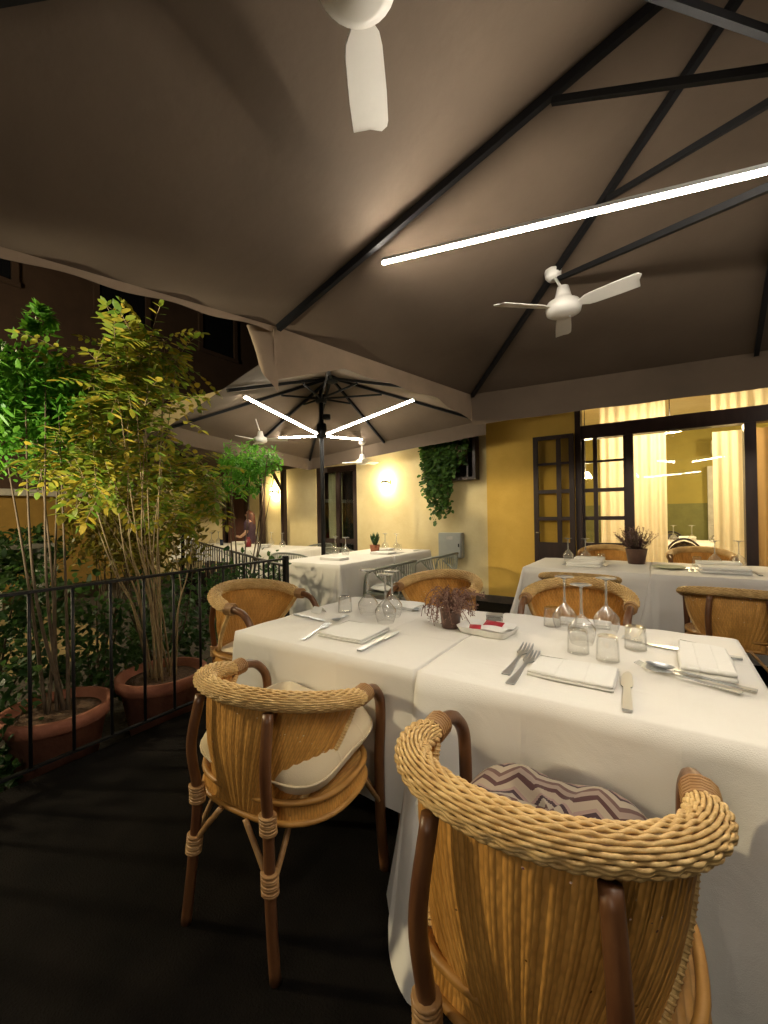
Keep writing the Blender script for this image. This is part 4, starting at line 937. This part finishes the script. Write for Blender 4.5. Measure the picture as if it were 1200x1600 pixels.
# potted robinia with slender canes
rb = empty('potted_robinia', (-2.95, 1.62, -.2), 0, 'tall potted shrub of slender canes and yellowing paired leaves behind the railing', 'plant')
terracotta('pot', rb, .285, .42)
rr = random.Random(21); lf = MB(); st = MB(); fr_ = MB(); tips = []
blobs = [((-2.95, 1.36, 2.0), (.32, .3, .42), 34), ((-2.9, 1.5, 2.36), (.2, .24, .2), 18), ((-2.95, 1.78, 1.5), (.3, .3, .3), 26), ((-2.95, 1.18, 1.62), (.22, .24, .22), 15)]
for (c, rad, n) in blobs:
    for i in range(n):
        p = in_ell(rr, c, rad); tips.append(p)
for i in range(16):
    b = Vector((-2.95+rr.uniform(-.1, .1), 1.62+rr.uniform(-.1, .1), .16)); t = tips[rr.randint(0, len(tips)-1)]
    m1 = b.lerp(t, .45)+Vector((b.x-(-2.95), b.y-1.62, .1))*.8; m1.x = m1.x*.5-2.95*.5
    st.tube([q-Vector((-2.95, 1.62, -.2)) for q in curve_pts([b, b.lerp(m1, .5)+Vector((0, 0, .12)), m1, t], 8)], [.0075-.005*k/24 for k in range(25)], 6)
for p in tips:
    q = p-Vector((-2.95, 1.62, -.2)); 
    for k in range(4):
        d_ = rv(rr, .1); pinnate(lf, fr_, q, d_, Vector((0, 0, 1))+rv(rr)*.35, rr.uniform(.2, .34), rr.randint(5, 8), rr.uniform(.028, .042), rr, .9)
lf.build('leaves', 'leafY', rb); st.build('canes', 'stem', rb); fr_.build('leaf_stalks', 'stem', rb)
# generic leafy shrub
def shrub(name, base, blobs, n, m, lsize, label, cat, stems=6, group=None, narrow=.5, pot=None, upl=.2, seed=0):
    rr = random.Random(seed); B = Vector(base); r = empty(name, base, 0, label, cat, group); lf = MB(); st = MB(); tot = sum(b[2] for b in blobs)
    cl = []
    for (c, rad, wgt) in blobs:
        for i in range(max(3, int(n*wgt/tot/14))): cl.append((in_ell(rr, c, rad), min(rad)*.38))
    for k in range(stems):
        t = cl[rr.randint(0, len(cl)-1)][0]-B; st.tube(curve_pts([(rr.uniform(-.05, .05), rr.uniform(-.05, .05), (pot or (0, 0))[1]*.85), tuple(t*.5+rv(rr)*.06), tuple(t)], 6), [.012-.009*q/12 for q in range(13)], 6)
    for (c, s) in cl:
        ax = rv(rr, .3)
        for i in range(14):
            p = c-B+rv(rr)*s*rr.random()**.5; d_ = (rv(rr, upl)+ax*.7); leaf(lf, p, d_, Vector((0, 0, 1))+rv(rr)*.5, lsize*rr.uniform(.6, 1.3), lsize*narrow*rr.uniform(.7, 1.2))
    if pot: terracotta('pot', r, *pot)
    lf.build('leaves', m, r); st.build('stems', 'bark', r); return r
shrub('bamboo_shrub', (-3.0, 1.02, -.2), [((-3.3, 1.0, 2.1), (.3, .33, .26), 3), ((-3.2, 1.25, 2.0), (.25, .28, .26), 2), ((-3.3, .75, 1.95), (.3, .3, .27), 2), ((-3.3, 1.0, 1.75), (.3, .3, .2), 1), ((-3.2, 1.02, 2.5), (.05, .07, .12), .3)], 5200, 'leafG', .07, 'bright green feathery potted shrub in the near terracotta pot at left', 'plant', 6, narrow=.34, pot=(.27, .4), seed=31)
shrub('feathery_tree', (-4.3, 3.3, -.2), [((-4.05, 3.3, 1.95), (.4, .36, .22), 2), ((-4.2, 3.25, 1.75), (.35, .3, .2), 1)], 1500, 'leafG', .08, 'light green feathery branch in front of the back parasol', 'plant', 6, narrow=.3, upl=-.5, seed=32)
shrub('olive_shrub', (-3.6, 1.95, -.2), [((-3.6, 1.75, 1.4), (.35, .35, .35), 2), ((-3.5, 1.85, 1.1), (.4, .4, .3), 2), ((-3.7, 1.7, 1.75), (.3, .3, .25), 1)], 2600, 'leafO', .07, 'olive brown shrub behind the cane stems', 'plant', 9, seed=33, narrow=.42)
shrub('olive_shrub', (-4.0, 1.7, -.2), [((-4.0, 1.75, 1.15), (.35, .35, .3), 2), ((-4.1, 1.7, 1.4), (.3, .3, .25), 1)], 1200, 'leafO', .07, 'dark olive shrub in front of the lit street', 'plant', 9, seed=34, narrow=.42)
for i, (x, y, z, rx, lb) in enumerate(((-3.45, 1.3, .55, .38, 'low dark green shrub right behind the near terracotta pot'), (-3.15, .6, .3, .34, 'low dark green shrub at the left edge of the picture'), (-3.5, 2.0, .5, .42, 'low dark green shrub behind the cane pot'), (-3.6, 2.9, .55, .42, 'low dark green shrub toward the corner of the railing'), (-3.9, .9, .75, .4, 'darker green shrub between the pots and the street'))):
    shrub('garden_shrub', (x, y, -.2), [((x, y, z), (rx, rx, .42), 2), ((x-.05, y+.05, z-.35), (rx, rx, .25), 1)], 1300, 'leafD', .06, lb, 'plant', 7, 'dark shrubs behind the railing', .6, seed=40+i)

# ------------------------------------------------------------------ across the street
sb = empty('street_building', (-11.5, 0, -.2), 0, 'dark brown building across the street with a ground floor coloured ochre as lamplight', 'building')
mb = MB(); mb.box((-3, -24, 2.1), (0, 22, 12)); mb.build('wall', 'facade', sb)
MB().box((-3, -24, 0), (-.02, 22, 2.1)).build('ground_floor_wall', 'facade_lit', sb)
MB().box((-.05, -24, 2.02), (.12, 22, 2.16)).build('string_course', 'stone', sb)
for y in (-6, -3, -.2, 2.6, 5.4, 8.2, 11):
    for z in (3.3, 6.6):
        wnd = MB().box((.001, y-.55, z), (.03, y+.55, z+1.9)).build('window', 'darkglass', sb); MB().box((.0, y-.7, z-.1), (.1, y+.7, z-.001)).box((.0, y+.56, z), (.08, y+.68, z+1.9)).box((.0, y-.68, z), (.08, y-.56, z+1.9)).build('surround', 'facade', wnd)
pl = empty('stone_table', (-9.3, 2.55, -.2), R(10), 'pale stone table beside the lit street at far left', 'table')
MB().box((-.25, -.5, 1.0), (.25, .5, 1.08), .01).build('top', 'stone', pl)
for y in (-.35, .35): MB().box((-.2, y-.1, 0), (.2, y+.1, 1.0), .01).build('support', 'stone', pl)
shrub('street_hedge', (-9.3, 1.6, -.2), [((-9.3, 1.0, .65), (.5, 1.0, .45), 1), ((-9.3, 2.4, .65), (.5, 1.0, .45), 1)], 2600, 'leafD', .16, 'dark clipped hedge beyond the pale stone table', 'hedge', 8, seed=60)
sl = empty('added_street_lamp', (-6.8, -1.6, -.2), 0, 'unseen street lamp added at far left to light the road', 'lamp')  # unseen lamp added to brighten road and facade
MB().tube([(0, 0, 0), (0, 0, 3.6)], .05, 10).build('pole', 'black', sl); MB().lathe([(0, 4.05), (.2, 3.95), (.05, 4.1), (0, 4.1)], 14).build('cap', 'black', sl); MB().lathe([(.08, 3.6), (.16, 3.92), (0, 3.93)], 14).build('lantern', emis('street lantern', (1, .82, .5), E_STREET), sl)

gs = empty('added_spotlight', (-2.95, -1.5, -.2), 0, 'small black spotlight added out of view at left to light the shrubs', 'lamp')  # unseen lamp added to brighten the foliage
_d = Vector((-.14, 2.6, 2.35)).normalized(); _q = _d.to_track_quat('Z', 'Y').to_matrix().to_4x4(); _m = Matrix.Translation((0, 0, .3)) @ _q
MB().tube([(0, 0, 0), (0, 0, .3)], .012, 8).build('spike', 'black', gs); MB().lathe([(0, -.08), (.05, -.075), (.06, .06), (.055, .06), (.045, .03), (0, .025)], 18, mx=_m).build('housing', 'black', gs)
_l = bpy.data.lights.new('spot_beam', 'SPOT'); _l.energy = E_SPOT; _l.color = (1, .9, .66); _l.spot_size = R(52); _l.spot_blend = .7; _l.shadow_soft_size = .05
_o = bpy.data.objects.new('spot_beam', _l); col.objects.link(_o); _o.parent = gs; _o.matrix_local = Matrix.Translation((0, 0, .3)) @ _d.to_track_quat('-Z', 'Y').to_matrix().to_4x4() @ Matrix.Translation((0, 0, -.07))

# ------------------------------------------------------------------ woman standing behind the long row
pr = empty('person', (-7.05, 5.72, 0), R(118), 'woman with brown hair in a dark plum top standing sideways behind the long table', 'person')
sk = [(0, 0, .80), (0, -.005, .95), (0, -.005, 1.06), (0, .0, 1.19), (0, .01, 1.24), (0, .015, 1.295), (0, .02, 1.37)]
vs = [Vector(p) for p in sk]; es = [(i, i+1) for i in range(6)]; rad = [(.13, .1), (.115, .085), (.13, .095), (.12, .08), (.045, .045), (.062, .07), (.058, .068)]
def chain(start, pts, rs):
    prev = start
    for p, r_ in zip(pts, rs): vs.append(Vector(p)); rad.append((r_, r_)); es.append((prev, len(vs)-1)); prev = len(vs)-1
for s in (-1, 1):
    chain(0, [(s*.08, 0, .72), (s*.085, .01, .42), (s*.085, -.01, .08), (s*.085, .09, .03)], [.085, .055, .035, .028])
    chain(3, [(s*.15, 0, 1.18), (s*.185, -.01, .98), (s*.16, .14, .88), (s*.13, .22, .9), (s*.12, .26, .9)], [.045, .036, .028, .024, .014])
me = bpy.data.meshes.new('body'); me.from_pydata(vs, es, []); me.materials.append(M['skin']); bo = bpy.data.objects.new('body', me); col.objects.link(bo); bo.parent = pr
md = bo.modifiers.new('skin', 'SKIN'); sv = me.skin_vertices[0].data
for i, r_ in enumerate(rad): sv[i].radius = r_
sv[0].use_root = True; bo.modifiers.new('sub', 'SUBSURF').levels = 2; bo.modifiers['sub'].render_levels = 2
for p in me.polygons: p.use_smooth = True
def loft(rows, n=24):
    mb = MB(); vs_ = [Vector((cx+rx*math.cos(2*PI*k/n), cy+ry*math.sin(2*PI*k/n), z)) for (cx, cy, z, rx, ry) in rows for k in range(n)]
    mb.add(vs_, [(i*n+k, i*n+(k+1) % n, (i+1)*n+(k+1) % n, (i+1)*n+k) for i in range(len(rows)-1) for k in range(n)], True); return mb
mb = loft([(0, 0, .55, .19, .15), (0, 0, .8, .165, .125), (0, -.005, .95, .13, .1), (0, 0, 1.08, .155, .118), (0, 0, 1.18, .15, .1), (0, .005, 1.225, .08, .065)])
for s in (-1, 1): mb.tube([(s*.11, 0, 1.185), (s*.16, 0, 1.16), (s*.185, -.008, 1.02)], [.055, .055, .05], 12)
mb.build('plum_top', 'dress', pr)
mb = loft([(0, .0, .06, .1, .08), (0, 0, .3, .12, .09), (0, 0, .6, .185, .145)]); mb.build('skirt', 'dress', pr)
mb = MB()
def hr(u, v):
    a = u*2*PI; z = 1.435-.30*v; rr_ = .086*math.sin(min(1, v*3.2)*PI/2)+.012*v; y_ = rr_*math.sin(a)*1.15; 
    if math.sin(a) > .35: z = max(z, 1.395-.0*v); 
    return Vector((rr_*math.cos(a), y_+.008-.02*v, z))
mb.grid(hr, 32, 14); mb.build('hair', 'hair', pr)
mb = MB()
for s in (-1, 1): mb.lathe([(0, -.006), (.008, 0), (0, .006)], 8, (s*.026, .086, 1.345))
mb.lathe([(0, -.015), (.011, -.008), (.006, .015), (0, .018)], 8, (0, .094, 1.325)); mb.build('face', 'skin', pr)

# ------------------------------------------------------------------ inside the room
table(-.1, 1.7, 8.3, 9.3, 'table under white cloth inside the room, seen through the window', TG)
cloth(-.1, 1.7, 8.3, 9.3, 'white cloth on the table inside the lit room', CG, seed=20)
def arc_chair(x, y, rz, label):
    r = empty('metal_chair', (x, y, 0), rz, label, 'chair', 'dark chairs inside the room')
    f = lambda t: Vector((.26*math.cos(PI*t), -.22, .45+.42*math.sin(PI*t)))
    MB().tube([f(i/24) for i in range(25)], .016, 8).build('back_frame', 'darkmetal', r)
    MB().grid(lambda u, v: Vector(((2*u-1)*.24*math.sqrt(max(0, 1-v*v)), -.22+.02*math.sin(PI*u), .46+.38*v)), 20, 10).build('backrest', 'darkmetal', r)
    MB().lathe([(0, .42), (.24, .42), (.25, .44), (.24, .46), (0, .46)], 24).build('seat', 'darkmetal', r)
    for sx in (-1, 1):
        for sy in (-1, 1): MB().tube([(sx*.17, sy*.17, .43), (sx*.22, sy*.22, 0)], .014, 8).build('leg', 'darkmetal', r)
arc_chair(.3, 7.75, 0, 'dark arched chair inside the room, nearest the window'); arc_chair(1.0, 9.65, PI, 'dark chair behind the room table, below the pale door'); arc_chair(.2, 9.65, PI, 'dark chair behind the room table, left one')
for x, y, lb in ((.2, 8.6, 'upturned wine glass on the room table, leftmost'), (.45, 8.55, 'upturned wine glass on the room table, left of the centre'), (.75, 8.6, 'upturned wine glass on the room table, right of the centre'), (1.0, 8.7, 'upturned wine glass on the room table, rightmost')): WGL.put((x, y, ZT), 0, lb, GW, 1.15)
for (a, b, lb) in ((.3, 8.75, 'folded napkin at left on the room table'), (.85, 8.75, 'folded napkin at right on the room table')): napkin([(a, b), (a+.2, b), (a+.2, b+.15), (a, b+.15)], lb, h=.09)
ac = empty('air_conditioner', (1.3, 10.5, 2.35), 0, 'white wall air conditioner above the pale door inside the room', 'air conditioner')
MB().box((-.42, -.2, 0), (.42, 0, .3), .02).build('casing', 'white', ac); MB().box((-.38, -.208, .03), (.38, -.199, .07)).build('louvre', 'box', ac)
def pendant(x, y, z, label, r0=.1, r1=.16, h=.16, pw=18):
    r = empty('pendant_lamp', (x, y, z), 0, label, 'lamp', 'pendant lamps inside the room')
    MB().open_lathe([(r0, h), (r1*.9, h*.4), (r1, 0)], 24).build('lamp_shade', 'lampin', r); MB().tube([(0, 0, h), (0, 0, 3.1-z)], .006, 6).build('cord', 'alu', r)
    ld = bpy.data.lights.new('bulb_light', 'POINT'); ld.energy = pw; ld.color = (1, .8, .5); ld.shadow_soft_size = .06; lo = bpy.data.objects.new('bulb_light', ld); col.objects.link(lo); lo.parent = r; lo.location = (0, 0, -.04)
pendant(.15, 7.3, 2.42, 'white shaded pendant lamp seen through the window beside the cream curtain', pw=E_ROOM)
pendant(-1.0, 7.6, 1.84, 'small lit pendant lamp seen through the narrow door panes', .05, .1, .1, E_ROOM*.5)
pendant(2.2, 8.8, 2.3, 'pendant lamp deeper in the room behind the tan curtain', pw=E_ROOM)
